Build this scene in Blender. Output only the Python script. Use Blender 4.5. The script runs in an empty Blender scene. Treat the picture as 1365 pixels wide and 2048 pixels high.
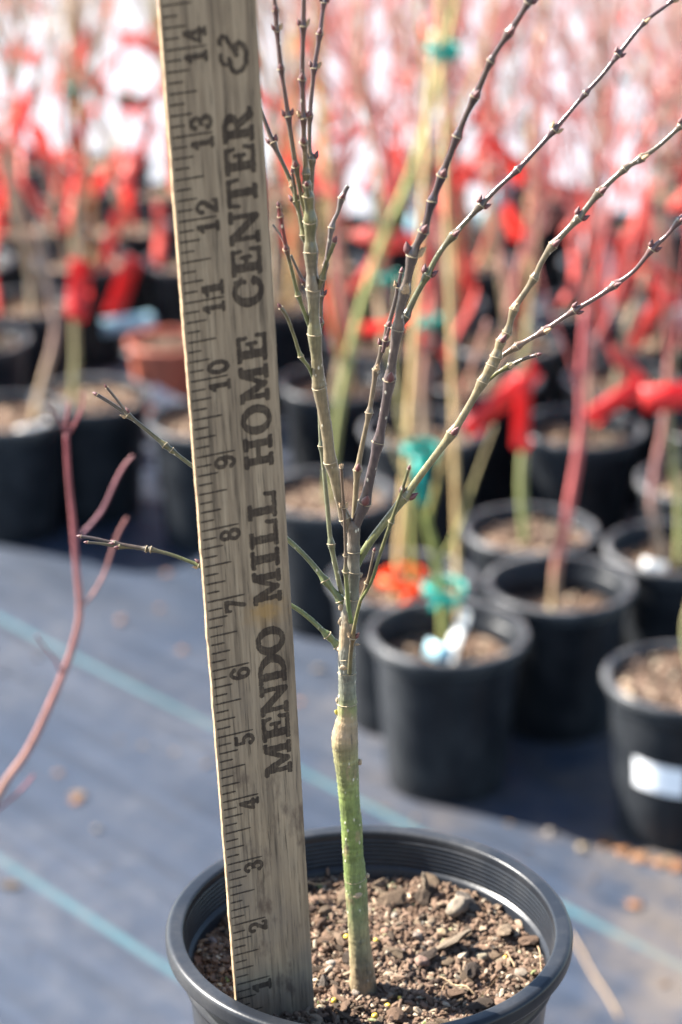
import bpy, bmesh, math, random
import numpy as np
from mathutils import noise as mnoise
from mathutils import Vector, Matrix, Quaternion
random.seed(7)
rng = random.Random(11)
IN = 0.0254
SC = bpy.context.scene
COL = SC.collection

# ------------------------------------------------------------------ camera, sky, sun, exposure
PITCH = math.radians(21.5)          # looking down
CAMH = 40.5                         # inches above the ground cloth
F = 4592.0                          # focal length in photo pixels (50 mm on a 22.3 mm tall sensor)
W, H = 1365.0, 2048.0
cam = bpy.data.cameras.new('camera')
camo = bpy.data.objects.new('camera', cam)
COL.objects.link(camo)
SC.camera = camo
camo.location = (0, 0, CAMH * IN)
camo.rotation_euler = (math.pi / 2 - PITCH, 0, 0)
cam.sensor_fit = 'VERTICAL'
cam.sensor_height = 22.3
cam.sensor_width = 14.87
cam.lens = F / H * 22.3
cam.clip_start = 0.02
cam.clip_end = 500
cam.dof.use_dof = True
cam.dof.focus_distance = 30.0 * IN
cam.dof.aperture_fstop = 6.0
cam.dof.aperture_blades = 0

SUN_EL = math.radians(41)
sun_h = Vector((-0.935, 0.35, 0)).normalized()     # horizontal direction towards the sun
sun_dir = Vector((sun_h.x * math.cos(SUN_EL), sun_h.y * math.cos(SUN_EL), math.sin(SUN_EL)))
world = bpy.data.worlds.new('World')
SC.world = world
world.use_nodes = True
wn = world.node_tree
wn.nodes.clear()
sky = wn.nodes.new('ShaderNodeTexSky')
sky.sky_type = 'NISHITA'
sky.sun_disc = False
sky.sun_elevation = SUN_EL
sky.sun_rotation = math.atan2(sun_h.x, sun_h.y)
sky.air_density = 1.0
sky.dust_density = 0.5
bg = wn.nodes.new('ShaderNodeBackground')
bg.inputs[1].default_value = 0.066
wo = wn.nodes.new('ShaderNodeOutputWorld')
wn.links.new(sky.outputs[0], bg.inputs[0])
wn.links.new(bg.outputs[0], wo.inputs[0])
sl = bpy.data.lights.new('sun', 'SUN')
sl.energy = 5.0
sl.angle = math.radians(0.5)
sl.color = (1.0, 0.95, 0.87)
so = bpy.data.objects.new('sun', sl)
COL.objects.link(so)
so.rotation_euler = sun_dir.to_track_quat('Z', 'Y').to_euler()
so.location = (-3, 2, 4)
SC.view_settings.view_transform = 'Standard'
SC.view_settings.look = 'None'
SC.view_settings.exposure = 2.7
SC.view_settings.gamma = 1.0
SC.view_settings.use_curve_mapping = False
SC.cycles.max_bounces = 6
SC.cycles.sample_clamp_indirect = 8

# ------------------------------------------------------------------ photo pixel -> place (inches, relative to the camera)
CT, ST = math.cos(PITCH), math.sin(PITCH)
def c2w(v):                       # camera axes (right, down, forward) -> right, forward, up
    return Vector((v[0], v[2] * CT - v[1] * ST, -v[2] * ST - v[1] * CT))
def ray(px, py):
    return c2w(((px - W / 2) / F, (py - H / 2) / F, 1.0))
def atY(px, py, Y):               # on a vertical plane Y inches ahead
    r = ray(px, py)
    return r * (Y / r.y)
def atZ(px, py, z):               # on a level plane z inches above the camera
    r = ray(px, py)
    return r * (z / r.z)
def ground(px, py):
    return atZ(px, py, -CAMH)
def M(v):                         # inches rel. camera -> metres in the scene
    return Vector((v[0] * IN, v[1] * IN, (v[2] + CAMH) * IN))
def depth(v):                     # distance along the view axis, inches
    return v[1] * CT - v[2] * ST

# ------------------------------------------------------------------ object helpers
def tag(o, label=None, cat=None, group=None, kind=None):
    if label: o['label'] = label
    if cat: o['category'] = cat
    if group: o['group'] = group
    if kind: o['kind'] = kind
    return o
def empty(name, loc):
    o = bpy.data.objects.new(name, None)
    o.empty_display_size = 0.02
    COL.objects.link(o)
    o.location = loc
    return o
def link(name, me, parent=None, loc=None, rot=None, scale=None):
    o = bpy.data.objects.new(name, me)
    COL.objects.link(o)
    if parent is not None:
        o.parent = parent
    if loc is not None: o.location = loc
    if rot is not None: o.rotation_euler = rot
    if scale is not None: o.scale = scale
    return o
def mesh(name, verts, faces, mat=None, smooth=True, cols=None, merge=False):
    me = bpy.data.meshes.new(name)
    me.from_pydata([tuple(v) for v in verts], [], [tuple(f) for f in faces])
    if smooth:
        me.polygons.foreach_set('use_smooth', [True] * len(me.polygons))
    if cols is not None:
        a = me.color_attributes.new('col', 'FLOAT_COLOR', 'POINT')
        flat = []
        for c in cols: flat += [c[0], c[1], c[2], 1.0]
        a.data.foreach_set('color', flat)
    if mat: me.materials.append(mat)
    me.update()
    return me
def copy_tree(o, parent=None):
    c = o.copy()
    COL.objects.link(c)
    c.parent = parent
    for ch in list(o.children):
        copy_tree(ch, c)
    return c

# ------------------------------------------------------------------ materials
def new_mat(name):
    m = bpy.data.materials.new(name)
    m.use_nodes = True
    nt = m.node_tree
    b = nt.nodes['Principled BSDF']
    return m, nt, b
def N(nt, t, **kw):
    n = nt.nodes.new(t)
    for k, v in kw.items():
        if k.startswith('i_'):
            key = k[2:]
            n.inputs[int(key) if key.isdigit() else key].default_value = v
        else:
            setattr(n, k, v)
    return n
def ramp(nt, stops, interp='LINEAR'):
    r = nt.nodes.new('ShaderNodeValToRGB')
    r.color_ramp.interpolation = interp
    e = r.color_ramp.elements
    while len(e) < len(stops): e.new(0.5)
    for el, (p, c) in zip(e, stops):
        el.position = p
        el.color = (c[0], c[1], c[2], 1) if not isinstance(c, (int, float)) else (c, c, c, 1)
    return r
def mixc(nt, a, b, fac, mode='MIX'):
    m = nt.nodes.new('ShaderNodeMix')
    m.data_type = 'RGBA'
    m.blend_type = mode
    m.clamp_factor = True
    for sock, v in ((m.inputs[0], fac), (m.inputs[6], a), (m.inputs[7], b)):
        if hasattr(v, 'is_linked'):
            nt.links.new(v, sock)
        elif isinstance(v, (int, float)):
            sock.default_value = v
        else:
            sock.default_value = (v[0], v[1], v[2], 1)
    return m.outputs[2]
def coords(nt, scale=(1, 1, 1), kind='Object'):
    t = nt.nodes.new('ShaderNodeTexCoord')
    mp = nt.nodes.new('ShaderNodeMapping')
    mp.inputs['Scale'].default_value = scale
    nt.links.new(t.outputs[kind], mp.inputs[0])
    return mp.outputs[0]
def noise(nt, vec, scale, detail=4, rough=0.55):
    n = nt.nodes.new('ShaderNodeTexNoise')
    n.inputs['Scale'].default_value = scale
    n.inputs['Detail'].default_value = detail
    n.inputs['Roughness'].default_value = rough
    nt.links.new(vec, n.inputs['Vector'])
    return n.outputs[0]
def bump(nt, b, h, strength, dist):
    n = nt.nodes.new('ShaderNodeBump')
    n.inputs['Strength'].default_value = strength
    n.inputs['Distance'].default_value = dist
    nt.links.new(h, n.inputs['Height'])
    nt.links.new(n.outputs[0], b.inputs['Normal'])
def simple(name, c1, c2, scale=60, rough=0.6, bs=0.3, bd=0.0006, spec=0.5, per_object=0.0):
    m, nt, b = new_mat(name)
    v = coords(nt)
    n = noise(nt, v, scale)
    r = ramp(nt, [(0.3, c1), (0.7, c2)])
    nt.links.new(n, r.inputs[0])
    col = r.outputs[0]
    if per_object:
        oi = nt.nodes.new('ShaderNodeObjectInfo')
        hs = nt.nodes.new('ShaderNodeHueSaturation')
        mr = N(nt, 'ShaderNodeMapRange')
        mr.inputs[3].default_value = 1 - per_object
        mr.inputs[4].default_value = 1 + per_object
        nt.links.new(oi.outputs['Random'], mr.inputs[0])
        nt.links.new(mr.outputs[0], hs.inputs['Value'])
        nt.links.new(col, hs.inputs['Color'])
        col = hs.outputs[0]
    nt.links.new(col, b.inputs['Base Color'])
    b.inputs['Roughness'].default_value = rough
    b.inputs['Specular IOR Level'].default_value = spec
    if bs: bump(nt, b, n, bs, bd)
    return m

def see_through(m, amt):
    nt = m.node_tree
    b = nt.nodes['Principled BSDF']
    out = nt.nodes['Material Output']
    tr = nt.nodes.new('ShaderNodeBsdfTranslucent')
    mx = nt.nodes.new('ShaderNodeMixShader')
    mx.inputs[0].default_value = amt
    src = b.inputs['Base Color'].links[0].from_socket
    nt.links.new(src, tr.inputs[0])
    nt.links.new(b.outputs[0], mx.inputs[1]); nt.links.new(tr.outputs[0], mx.inputs[2])
    nt.links.new(mx.outputs[0], out.inputs[0])
def mat_pot(name, base=(0.010, 0.0115, 0.0145), dust=(0.10, 0.095, 0.09), amt=0.35, rough=0.36):
    m, nt, b = new_mat(name)
    v = coords(nt)
    n1 = noise(nt, v, 26, 6, 0.65)
    n2 = noise(nt, v, 260, 3, 0.6)
    vs = coords(nt, (60, 60, 4))
    n3 = noise(nt, vs, 3, 3, 0.6)
    r = ramp(nt, [(0.42, 0.0), (0.8, 1.0)])
    nt.links.new(n1, r.inputs[0])
    mu = N(nt, 'ShaderNodeMath', operation='MULTIPLY')
    nt.links.new(r.outputs[0], mu.inputs[0]); nt.links.new(n2, mu.inputs[1])
    mu2 = N(nt, 'ShaderNodeMath', operation='MULTIPLY', i_1=amt * 2)
    nt.links.new(mu.outputs[0], mu2.inputs[0])
    col = mixc(nt, base, dust, mu2.outputs[0])
    nt.links.new(col, b.inputs['Base Color'])
    b.inputs['Specular IOR Level'].default_value = 0.19
    rr = N(nt, 'ShaderNodeMapRange', i_3=rough - 0.06, i_4=rough + 0.14)
    nt.links.new(n1, rr.inputs[0])
    nt.links.new(rr.outputs[0], b.inputs['Roughness'])
    ad = N(nt, 'ShaderNodeMath', operation='ADD')
    nt.links.new(n2, ad.inputs[0]); nt.links.new(n3, ad.inputs[1])
    bump(nt, b, ad.outputs[0], 0.12, 0.0006)
    return m

def mat_attr(name, mot=0.35, scale=240, rough=0.5, spots=True, bs=0.25, long=False):
    """stem bark: colour from the 'col' attribute, mottled, with pale raised pores"""
    m, nt, b = new_mat(name)
    at = N(nt, 'ShaderNodeAttribute', attribute_name='col')
    v = coords(nt)
    n1 = noise(nt, v, scale, 5, 0.6)
    vl = coords(nt, (1, 1, 0.16))
    n2 = noise(nt, vl, scale * 5, 3, 0.6)
    r = ramp(nt, [(0.25, 1 - mot), (0.75, 1 + mot * 0.5)])
    nt.links.new(n1, r.inputs[0])
    col = mixc(nt, at.outputs['Color'], r.outputs[0], 1.0, 'MULTIPLY')
    r2 = ramp(nt, [(0.3, 0.60), (0.7, 1.22)])
    nt.links.new(n2, r2.inputs[0])
    col = mixc(nt, col, r2.outputs[0], 0.8, 'MULTIPLY')
    h = n2
    if mot > 0.5:
        pt = ramp(nt, [(0.56, 0.0), (0.66, 0.8)]); nt.links.new(noise(nt, coords(nt, (1, 1, 0.45)), 120, 5, 0.65), pt.inputs[0])
        col = mixc(nt, col, (0.22, 0.155, 0.085), pt.outputs[0])
        pt2 = ramp(nt, [(0.60, 0.0), (0.68, 0.7)]); nt.links.new(noise(nt, coords(nt, (1, 1, 0.3)), 310, 4, 0.65), pt2.inputs[0])
        col = mixc(nt, col, (0.045, 0.04, 0.03), pt2.outputs[0])
    if spots:
        vo = nt.nodes.new('ShaderNodeTexVoronoi')
        vo.inputs['Scale'].default_value = 420
        vo.inputs['Randomness'].default_value = 1
        nt.links.new(coords(nt, (1, 1, 0.55)), vo.inputs['Vector'])
        r3 = ramp(nt, [(0.10, 0.8), (0.19, 0.0)])
        nt.links.new(vo.outputs['Distance'], r3.inputs[0])
        cut = ramp(nt, [(0.44, 0.0), (0.54, 1.0)])
        nt.links.new(noise(nt, v, 90, 2), cut.inputs[0])
        mu = N(nt, 'ShaderNodeMath', operation='MULTIPLY')
        nt.links.new(r3.outputs[0], mu.inputs[0]); nt.links.new(cut.outputs[0], mu.inputs[1])
        col = mixc(nt, col, (0.50, 0.46, 0.36), mu.outputs[0])
        ad = N(nt, 'ShaderNodeMath', operation='ADD')
        nt.links.new(n2, ad.inputs[0]); nt.links.new(mu.outputs[0], ad.inputs[1])
        h = ad.outputs[0]
    nt.links.new(col, b.inputs['Base Color'])
    b.inputs['Roughness'].default_value = rough
    bump(nt, b, h, bs, 0.0004)
    return m

MAT_POT = mat_pot('black_plastic', amt=0.22, rough=0.28)
MAT_POT_FAR = mat_pot('black_plastic_weathered', base=(0.008, 0.0095, 0.012), dust=(0.085, 0.09, 0.095), amt=0.30, rough=0.30)
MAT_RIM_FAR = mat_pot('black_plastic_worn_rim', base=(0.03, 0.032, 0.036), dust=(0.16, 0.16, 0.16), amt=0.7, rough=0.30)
MAT_TERRA = simple('terracotta_plastic', (0.30, 0.075, 0.04), (0.40, 0.11, 0.06), 30, 0.55, 0.1)
MAT_TRUNK = mat_attr('maple_trunk_bark', 0.55, 190, 0.5, True, 0.8)
MAT_TWIG = mat_attr('maple_twig_bark', 0.40, 260, 0.28, True, 0.3)
MAT_STEM = mat_attr('background_stem_bark', 0.2, 60, 0.5, False, 0.1)
MAT_RING = simple('leaf_scar_ring', (0.13, 0.09, 0.05), (0.40, 0.32, 0.20), 900, 0.8, 0.4, 0.0003)
MAT_BUD = simple('maple_bud_scales', (0.045, 0.012, 0.014), (0.14, 0.04, 0.035), 700, 0.45, 0.4, 0.0003)
MAT_BUDDRY = simple('dry_bud_scales', (0.16, 0.09, 0.045), (0.42, 0.30, 0.17), 900, 0.8, 0.4, 0.0003)
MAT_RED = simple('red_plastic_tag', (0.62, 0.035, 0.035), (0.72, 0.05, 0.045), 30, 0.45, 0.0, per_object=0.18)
MAT_RED_FAR = simple('glare_washed_red_tag', (0.64, 0.10, 0.085), (0.74, 0.16, 0.13), 30, 0.5, 0.0, per_object=0.2)  # red paled so the glare over the far tags is in the colour
MAT_TEAL = simple('teal_plastic_tape', (0.01, 0.30, 0.24), (0.02, 0.42, 0.34), 40, 0.4, 0.0, per_object=0.2)
MAT_AQUA = simple('pale_blue_plastic_tag', (0.30, 0.52, 0.60), (0.38, 0.60, 0.66), 40, 0.5, 0.0)
MAT_WHITE = simple('white_plastic_tag', (0.74, 0.74, 0.72), (0.82, 0.82, 0.80), 60, 0.5, 0.0)
MAT_ORANGE = simple('orange_flagging_tape', (0.80, 0.10, 0.01), (0.85, 0.15, 0.02), 40, 0.45, 0.0)
MAT_BAMBOO = simple('bamboo_stake_surface', (0.42, 0.27, 0.11), (0.56, 0.40, 0.19), 30, 0.5, 0.1)
for _m, _a in ((MAT_RED, .5), (MAT_RED_FAR, .55), (MAT_TEAL, .4), (MAT_AQUA, .3), (MAT_ORANGE, .45), (MAT_WHITE, .4)): see_through(_m, _a)
MAT_PAPER = simple('paper_sticker', (0.78, 0.79, 0.80), (0.84, 0.84, 0.84), 90, 0.6, 0.0)

def mat_chip(name, stops, scale=260, rough=0.9):
    m, nt, b = new_mat(name)
    oi = nt.nodes.new('ShaderNodeObjectInfo')
    r = ramp(nt, stops)
    nt.links.new(oi.outputs['Random'], r.inputs[0])
    v = coords(nt)
    n1 = noise(nt, v, scale, 5, 0.65)
    r2 = ramp(nt, [(0.3, 0.30), (0.72, 1.2)])
    nt.links.new(n1, r2.inputs[0])
    nt.links.new(mixc(nt, r.outputs[0], r2.outputs[0], 1.0, 'MULTIPLY'), b.inputs['Base Color'])
    b.inputs['Roughness'].default_value = rough
    b.inputs['Specular IOR Level'].default_value = 0.25
    bump(nt, b, n1, 0.6, 0.0008)
    return m
BARKS = [(0.0, (0.028, 0.019, 0.015)), (0.2, (0.080, 0.054, 0.034)), (0.42, (0.15, 0.105, 0.066)),
         (0.6, (0.115, 0.068, 0.043)), (0.78, (0.20, 0.15, 0.10)), (0.9, (0.065, 0.055, 0.05)), (1.0, (0.26, 0.205, 0.15))]
MAT_BARK = mat_chip('bark_chip_surface', BARKS)
MAT_STONE = mat_chip('pumice_pebble_surface', [(0.0, (0.34, 0.28, 0.19)), (0.3, (0.24, 0.19, 0.15)), (0.5, (0.36, 0.32, 0.26)),
                     (0.7, (0.30, 0.16, 0.10)), (0.85, (0.16, 0.15, 0.15)), (1.0, (0.38, 0.28, 0.16))], 180, 0.85)
MAT_PRILL = simple('fertiliser_prill', (0.55, 0.34, 0.03), (0.65, 0.45, 0.06), 300, 0.4, 0.0)
def mat_island(name, stops, rough=0.95):
    m, nt, b = new_mat(name)
    g = nt.nodes.new('ShaderNodeNewGeometry')
    r = ramp(nt, stops)
    nt.links.new(g.outputs['Random Per Island'], r.inputs[0])
    nt.links.new(r.outputs[0], b.inputs['Base Color'])
    b.inputs['Roughness'].default_value = rough
    b.inputs['Specular IOR Level'].default_value = 0.2
    return m
MAT_CRUMB = mat_island('soil_crumbs_surface', [(0.0, (0.02, 0.013, 0.01)), (0.3, (0.09, 0.055, 0.035)), (0.55, (0.13, 0.085, 0.058)),
                       (0.75, (0.10, 0.062, 0.043)), (0.92, (0.17, 0.125, 0.085)), (0.985, (0.32, 0.27, 0.20)), (1.0, (0.10, 0.13, 0.04))])
def mat_soil(name):
    m, nt, b = new_mat(name)
    v = coords(nt)
    vo = nt.nodes.new('ShaderNodeTexVoronoi')
    vo.inputs['Scale'].default_value = 150
    nt.links.new(v, vo.inputs['Vector'])
    r = ramp(nt, [(0.0, (0.03, 0.02, 0.014)), (0.35, (0.11, 0.065, 0.04)), (0.65, (0.19, 0.12, 0.08)), (0.85, (0.14, 0.075, 0.05)), (1.0, (0.40, 0.32, 0.22))])
    sp = nt.nodes.new('ShaderNodeSeparateColor')
    nt.links.new(vo.outputs['Color'], sp.inputs[0])
    nt.links.new(sp.outputs[0], r.inputs[0])
    nt.links.new(r.outputs[0], b.inputs['Base Color'])
    b.inputs['Roughness'].default_value = 0.95
    bump(nt, b, vo.outputs['Distance'], 0.9, 0.004)
    return m
MAT_SOIL = mat_soil('potting_soil_surface')

# ground cloth: dark woven plastic, dusty, with a woven teal line every 12 inches
STRIPE_ANG = math.radians(-45.5)
sa, sb = ground(0, 1235), ground(1365, 1935)
sdir = Vector((sb.x - sa.x, sb.y - sa.y)).normalized()
snor = Vector((-sdir.y, sdir.x))
S0 = (sa.x * snor.x + sa.y * snor.y) * IN
def mat_cloth():
    m, nt, b = new_mat('woven_ground_cloth')
    t = nt.nodes.new('ShaderNodeTexCoord')
    sx = nt.nodes.new('ShaderNodeSeparateXYZ')
    nt.links.new(t.outputs['Object'], sx.inputs[0])
    def lin(a, bb, c):
        m1 = N(nt, 'ShaderNodeMath', operation='MULTIPLY', i_1=a); nt.links.new(sx.outputs[0], m1.inputs[0])
        m2 = N(nt, 'ShaderNodeMath', operation='MULTIPLY_ADD', i_1=bb); nt.links.new(sx.outputs[1], m2.inputs[0]); nt.links.new(m1.outputs[0], m2.inputs[2])
        m3 = N(nt, 'ShaderNodeMath', operation='ADD', i_1=c); nt.links.new(m2.outputs[0], m3.inputs[0])
        return m3.outputs[0]
    across = lin(snor.x, snor.y, -S0 + 6 * IN)
    along = lin(sdir.x, sdir.y, 0)
    md = N(nt, 'ShaderNodeMath', operation='FLOORED_MODULO', i_1=12 * IN); nt.links.new(across, md.inputs[0])
    sb_ = N(nt, 'ShaderNodeMath', operation='SUBTRACT', i_1=6 * IN); nt.links.new(md.outputs[0], sb_.inputs[0])
    ab = N(nt, 'ShaderNodeMath', operation='ABSOLUTE'); nt.links.new(sb_.outputs[0], ab.inputs[0])
    lt = N(nt, 'ShaderNodeMath', operation='LESS_THAN', i_1=0.0038); nt.links.new(ab.outputs[0], lt.inputs[0])
    # tape weave
    def wave(s):
        f = N(nt, 'ShaderNodeMath', operation='MULTIPLY', i_1=2 * math.pi / 0.0024); nt.links.new(s, f.inputs[0])
        q = N(nt, 'ShaderNodeMath', operation='SINE'); nt.links.new(f.outputs[0], q.inputs[0])
        return q.outputs[0]
    wv = N(nt, 'ShaderNodeMath', operation='MULTIPLY'); nt.links.new(wave(across), wv.inputs[0]); nt.links.new(wave(along), wv.inputs[1])
    v = coords(nt)
    n1 = noise(nt, v, 2.3, 6, 0.62)
    n2 = noise(nt, v, 38, 5, 0.6)
    cx = nt.nodes.new('ShaderNodeCombineXYZ')
    a1 = N(nt, 'ShaderNodeMath', operation='MULTIPLY', i_1=0.06); nt.links.new(along, a1.inputs[0])
    nt.links.new(across, cx.inputs[0]); nt.links.new(a1.outputs[0], cx.inputs[1])
    streak = noise(nt, cx.outputs[0], 55, 5, 0.7)
    dusty = ramp(nt, [(0.42, 0.0), (0.74, 1.0)]); nt.links.new(n1, dusty.inputs[0])
    d2 = ramp(nt, [(0.40, 0.25), (0.7, 1.0)]); nt.links.new(n2, d2.inputs[0])
    dm = N(nt, 'ShaderNodeMath', operation='MULTIPLY'); nt.links.new(dusty.outputs[0], dm.inputs[0]); nt.links.new(d2.outputs[0], dm.inputs[1])
    base = mixc(nt, (0.016, 0.024, 0.040), (0.032, 0.082, 0.096), lt.outputs[0])  # blue tint of the base stands in for sky reflected on black cloth
    ex = nt.nodes.new('ShaderNodeMapRange'); ex.inputs[1].default_value = 62 * IN; ex.inputs[2].default_value = 100 * IN
    col = mixc(nt, base, (0.076, 0.076, 0.082), dm.outputs[0])
    sr = ramp(nt, [(0.35, 0.6), (0.65, 1.3)]); nt.links.new(streak, sr.inputs[0])
    col = mixc(nt, col, sr.outputs[0], 0.8, 'MULTIPLY')
    # spilled potting dust, thicker beside the nearer pots on the right
    gx = N(nt, 'ShaderNodeMapRange', i_1=-0.1, i_2=0.35, i_3=0.0, i_4=1.0); nt.links.new(sx.outputs[0], gx.inputs[0])
    n4 = noise(nt, v, 9, 7, 0.7)
    sp_ = ramp(nt, [(0.44, 0.0), (0.62, 0.75)]); nt.links.new(n4, sp_.inputs[0])
    spm = N(nt, 'ShaderNodeMath', operation='MULTIPLY'); nt.links.new(sp_.outputs[0], spm.inputs[0]); nt.links.new(gx.outputs[0], spm.inputs[1])
    col = mixc(nt, col, (0.115, 0.09, 0.068), spm.outputs[0])
    nt.links.new(col, b.inputs['Base Color'])
    b.inputs['Roughness'].default_value = 0.5
    b.inputs['Specular IOR Level'].default_value = 0.32
    ad = N(nt, 'ShaderNodeMath', operation='MULTIPLY_ADD', i_1=0.25); nt.links.new(wv.outputs[0], ad.inputs[0]); nt.links.new(n2, ad.inputs[2])
    bump(nt, b, ad.outputs[0], 0.35, 0.0015)
    return m
MAT_CLOTH = mat_cloth()
MAT_GRAVEL = simple('pale_gravel', (0.125, 0.13, 0.148), (0.20, 0.205, 0.222), 45, 0.9, 0.7, 0.006)
MAT_EARTH = simple('bare_earth', (0.16, 0.12, 0.085), (0.26, 0.21, 0.15), 3, 0.95, 0.6, 0.02)

# ------------------------------------------------------------------ ground
def sheet(name, x0, x1, y0, y1, z, nx, ny, mat, amp=0.0):
    vs, fs = [], []
    for j in range(ny + 1):
        for i in range(nx + 1):
            x = x0 + (x1 - x0) * i / nx; y = y0 + (y1 - y0) * j / ny
            dz = amp * (math.sin(x * 7.1 + y * 3.3) + math.sin(x * 3.7 - y * 8.9) + 0.6 * math.sin(x * 15 + y * 11)) if amp else 0
            vs.append((x, y, z + dz))
    for j in range(ny):
        for i in range(nx):
            a = j * (nx + 1) + i
            fs.append((a, a + 1, a + nx + 2, a + nx + 1))
    return tag(link(name, mesh(name, vs, fs, mat)), kind='structure')
sheet('terrain', -150, 150, -150, 150, -0.012, 8, 8, MAT_EARTH)
sheet('ground_cloth', -4, 4, -1.0, 3.05, 0.0, 160, 100, MAT_CLOTH, 0.0009)
sheet('gravel_path', -30, 30, 3.04, 30, -0.006, 8, 8, MAT_GRAVEL)

# ------------------------------------------------------------------ lathe
def lathe(prof, seg, wob=0.0, seed=0):
    vs, fs = [], []
    rr = random.Random(seed)
    ph = [rr.uniform(0, 6.28) for _ in range(4)]
    for (r, z) in prof:
        for k in range(seg):
            a = 2 * math.pi * k / seg
            w = 1 + wob * (math.sin(2 * a + ph[0]) + 0.5 * math.sin(3 * a + ph[1]))
            vs.append((r * w * math.cos(a), r * w * math.sin(a), z))
    n = len(prof)
    for i in range(n - 1):
        for k in range(seg):
            k2 = (k + 1) % seg
            fs.append((i * seg + k, i * seg + k2, (i + 1) * seg + k2, (i + 1) * seg + k))
    return vs, fs
def arc(cx, cz, r, a0, a1, n):
    return [(cx + r * math.cos(math.radians(a0 + (a1 - a0) * i / n)), cz + r * math.sin(math.radians(a0 + (a1 - a0) * i / n))) for i in range(n + 1)]

POT_H = 5.9
def pot_meshes(seg, mat, detail, R=2.89, name='nursery_pot'):
    """profiles in inches, z = 0 at the base, rim top at POT_H"""
    k = R / 2.89
    T = POT_H
    outer = [(0.0, 0.10), (1.55, 0.10), (1.95, 0.04), (2.06, 0.0), (2.13, 0.05), (2.16, 0.35), (2.30, 1.9), (2.45, 3.6), (2.56, T - 1.02), (2.585, T - 0.80)]
    outer += [(2.60, T - 0.72), (2.66, T - 0.69), (2.675, T - 0.63), (2.66, T - 0.57), (2.635, T - 0.54), (2.645, T - 0.25)]
    inner = [(2.628, T - 0.12)]
    if detail:
        z = 0.13
        for i in range(6):
            inner += [(2.622 - .004 * i, T - z - 0.005), (2.604 - .004 * i, T - z - 0.022), (2.604 - .004 * i, T - z - 0.05), (2.622 - .004 * i, T - z - 0.066)]
            z += 0.071
        inner += [(2.59, T - z - 0.01), (2.545, T - z - 0.03), (2.525, T - z - 0.06)]
    else:
        inner += [(2.61, T - 0.2), (2.59, T - 0.55), (2.53, T - 0.6)]
    inner += [(2.47, T - 1.4), (2.3, T - 3.0), (2.0, 0.35), (0.0, 0.3)]
    vs, fs = lathe([(r * k * IN, z * IN) for r, z in outer], seg, 0.0025, 3)
    vs2, fs2 = lathe([(r * k * IN, z * IN) for r, z in inner], seg, 0.0025, 3)
    o = len(vs)
    vs += vs2; fs += [tuple(i + o for i in f) for f in fs2]
    body = mesh(name + '_body', vs, fs, mat)
    body.update()
    # rolled lip: a closed ring
    lip = [(2.64, T - 0.27)] + [(2.80, T - 0.255)] + arc(2.825, T - 0.19, 0.065, -80, 0, 4) + arc(2.80, T - 0.085, 0.09, 10, 90, 5) + \
          [(2.72, T - 0.004)] + arc(2.675, T - 0.05, 0.046, 85, 180, 4) + [(2.622, T - 0.125), (2.64, T - 0.27)]
    vs, fs = lathe([(r * k * IN, z * IN) for r, z in lip], seg, 0.0025, 3)
    rim = mesh(name + '_rim', vs, fs, mat)
    for me in (body, rim):                      # consistent outward normals
        bm = bmesh.new(); bm.from_mesh(me)
        bmesh.ops.remove_doubles(bm, verts=bm.verts, dist=1e-6)
        bmesh.ops.recalc_face_normals(bm, faces=bm.faces)
        bm.to_mesh(me); bm.free(); me.update()
        me.polygons.foreach_set('use_smooth', [True] * len(me.polygons))
    return body, rim

# ------------------------------------------------------------------ the front pot
RIMZ = -17.43
PC = Vector((0.40, 28.28))                       # pot axis, inches
SOILZ = -18.19
pot = empty('nursery_pot', M((PC.x, PC.y, RIMZ - POT_H)))
tag(pot, 'round black plastic nursery pot holding the measured sapling and the wooden ruler', 'pot')
b_, r_ = pot_meshes(192, MAT_POT, True)
link('body', b_, pot); link('rim', r_, pot)

# what it stands on, below the picture: a taller pot turned upside down
STAND_H = CAMH + RIMZ - POT_H
vs, fs = lathe([(r * IN, z * IN) for r, z in [(5.6, 0.0), (5.75, 0.15), (5.75, 0.7), (5.35, 0.8), (4.3, STAND_H - 0.2), (4.15, STAND_H - 0.02), (3.9, STAND_H), (0.0, STAND_H)]], 64)
st = link('upturned_pot', mesh('upturned_pot', vs, fs, MAT_POT), None, M((PC.x, PC.y, -CAMH)))
tag(st, 'large black nursery pot turned upside down as a stand', 'pot')

# soil with bark pieces
def soil_h(x, y):                                # inches, on pot-local x, y
    return 0.055 * math.sin(x * 2.1 + 1) * math.cos(y * 1.7) + 0.04 * math.sin(x * 5.3 + y * 4.1) + 0.02 * math.sin(x * 11 - y * 9) + 0.05 * (y / 2.5)
def soil_mesh(R, mat, nr=26, seg=72, z=0.0, hf=soil_h, name='soil'):
    vs = [(0, 0, (z + hf(0, 0)) * IN)]; fs = []
    for i in range(1, nr + 1):
        r = R * i / nr
        for k in range(seg):
            a = 2 * math.pi * k / seg
            x, y = r * math.cos(a), r * math.sin(a)
            vs.append((x * IN, y * IN, (z + hf(x, y)) * IN))
    for k in range(seg):
        fs.append((0, 1 + k, 1 + (k + 1) % seg))
    for i in range(nr - 1):
        for k in range(seg):
            a = 1 + i * seg; c = a + seg; k2 = (k + 1) % seg
            fs.append((a + k, c + k, c + k2, a + k2))
    return mesh(name, vs, fs, mat)
SZ = SOILZ - (RIMZ - POT_H)                      # soil height above pot base
soil = link('soil', soil_mesh(2.535, MAT_SOIL), pot, (0, 0, SZ * IN))
tag(soil, 'brown bark and pumice potting mix')

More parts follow.
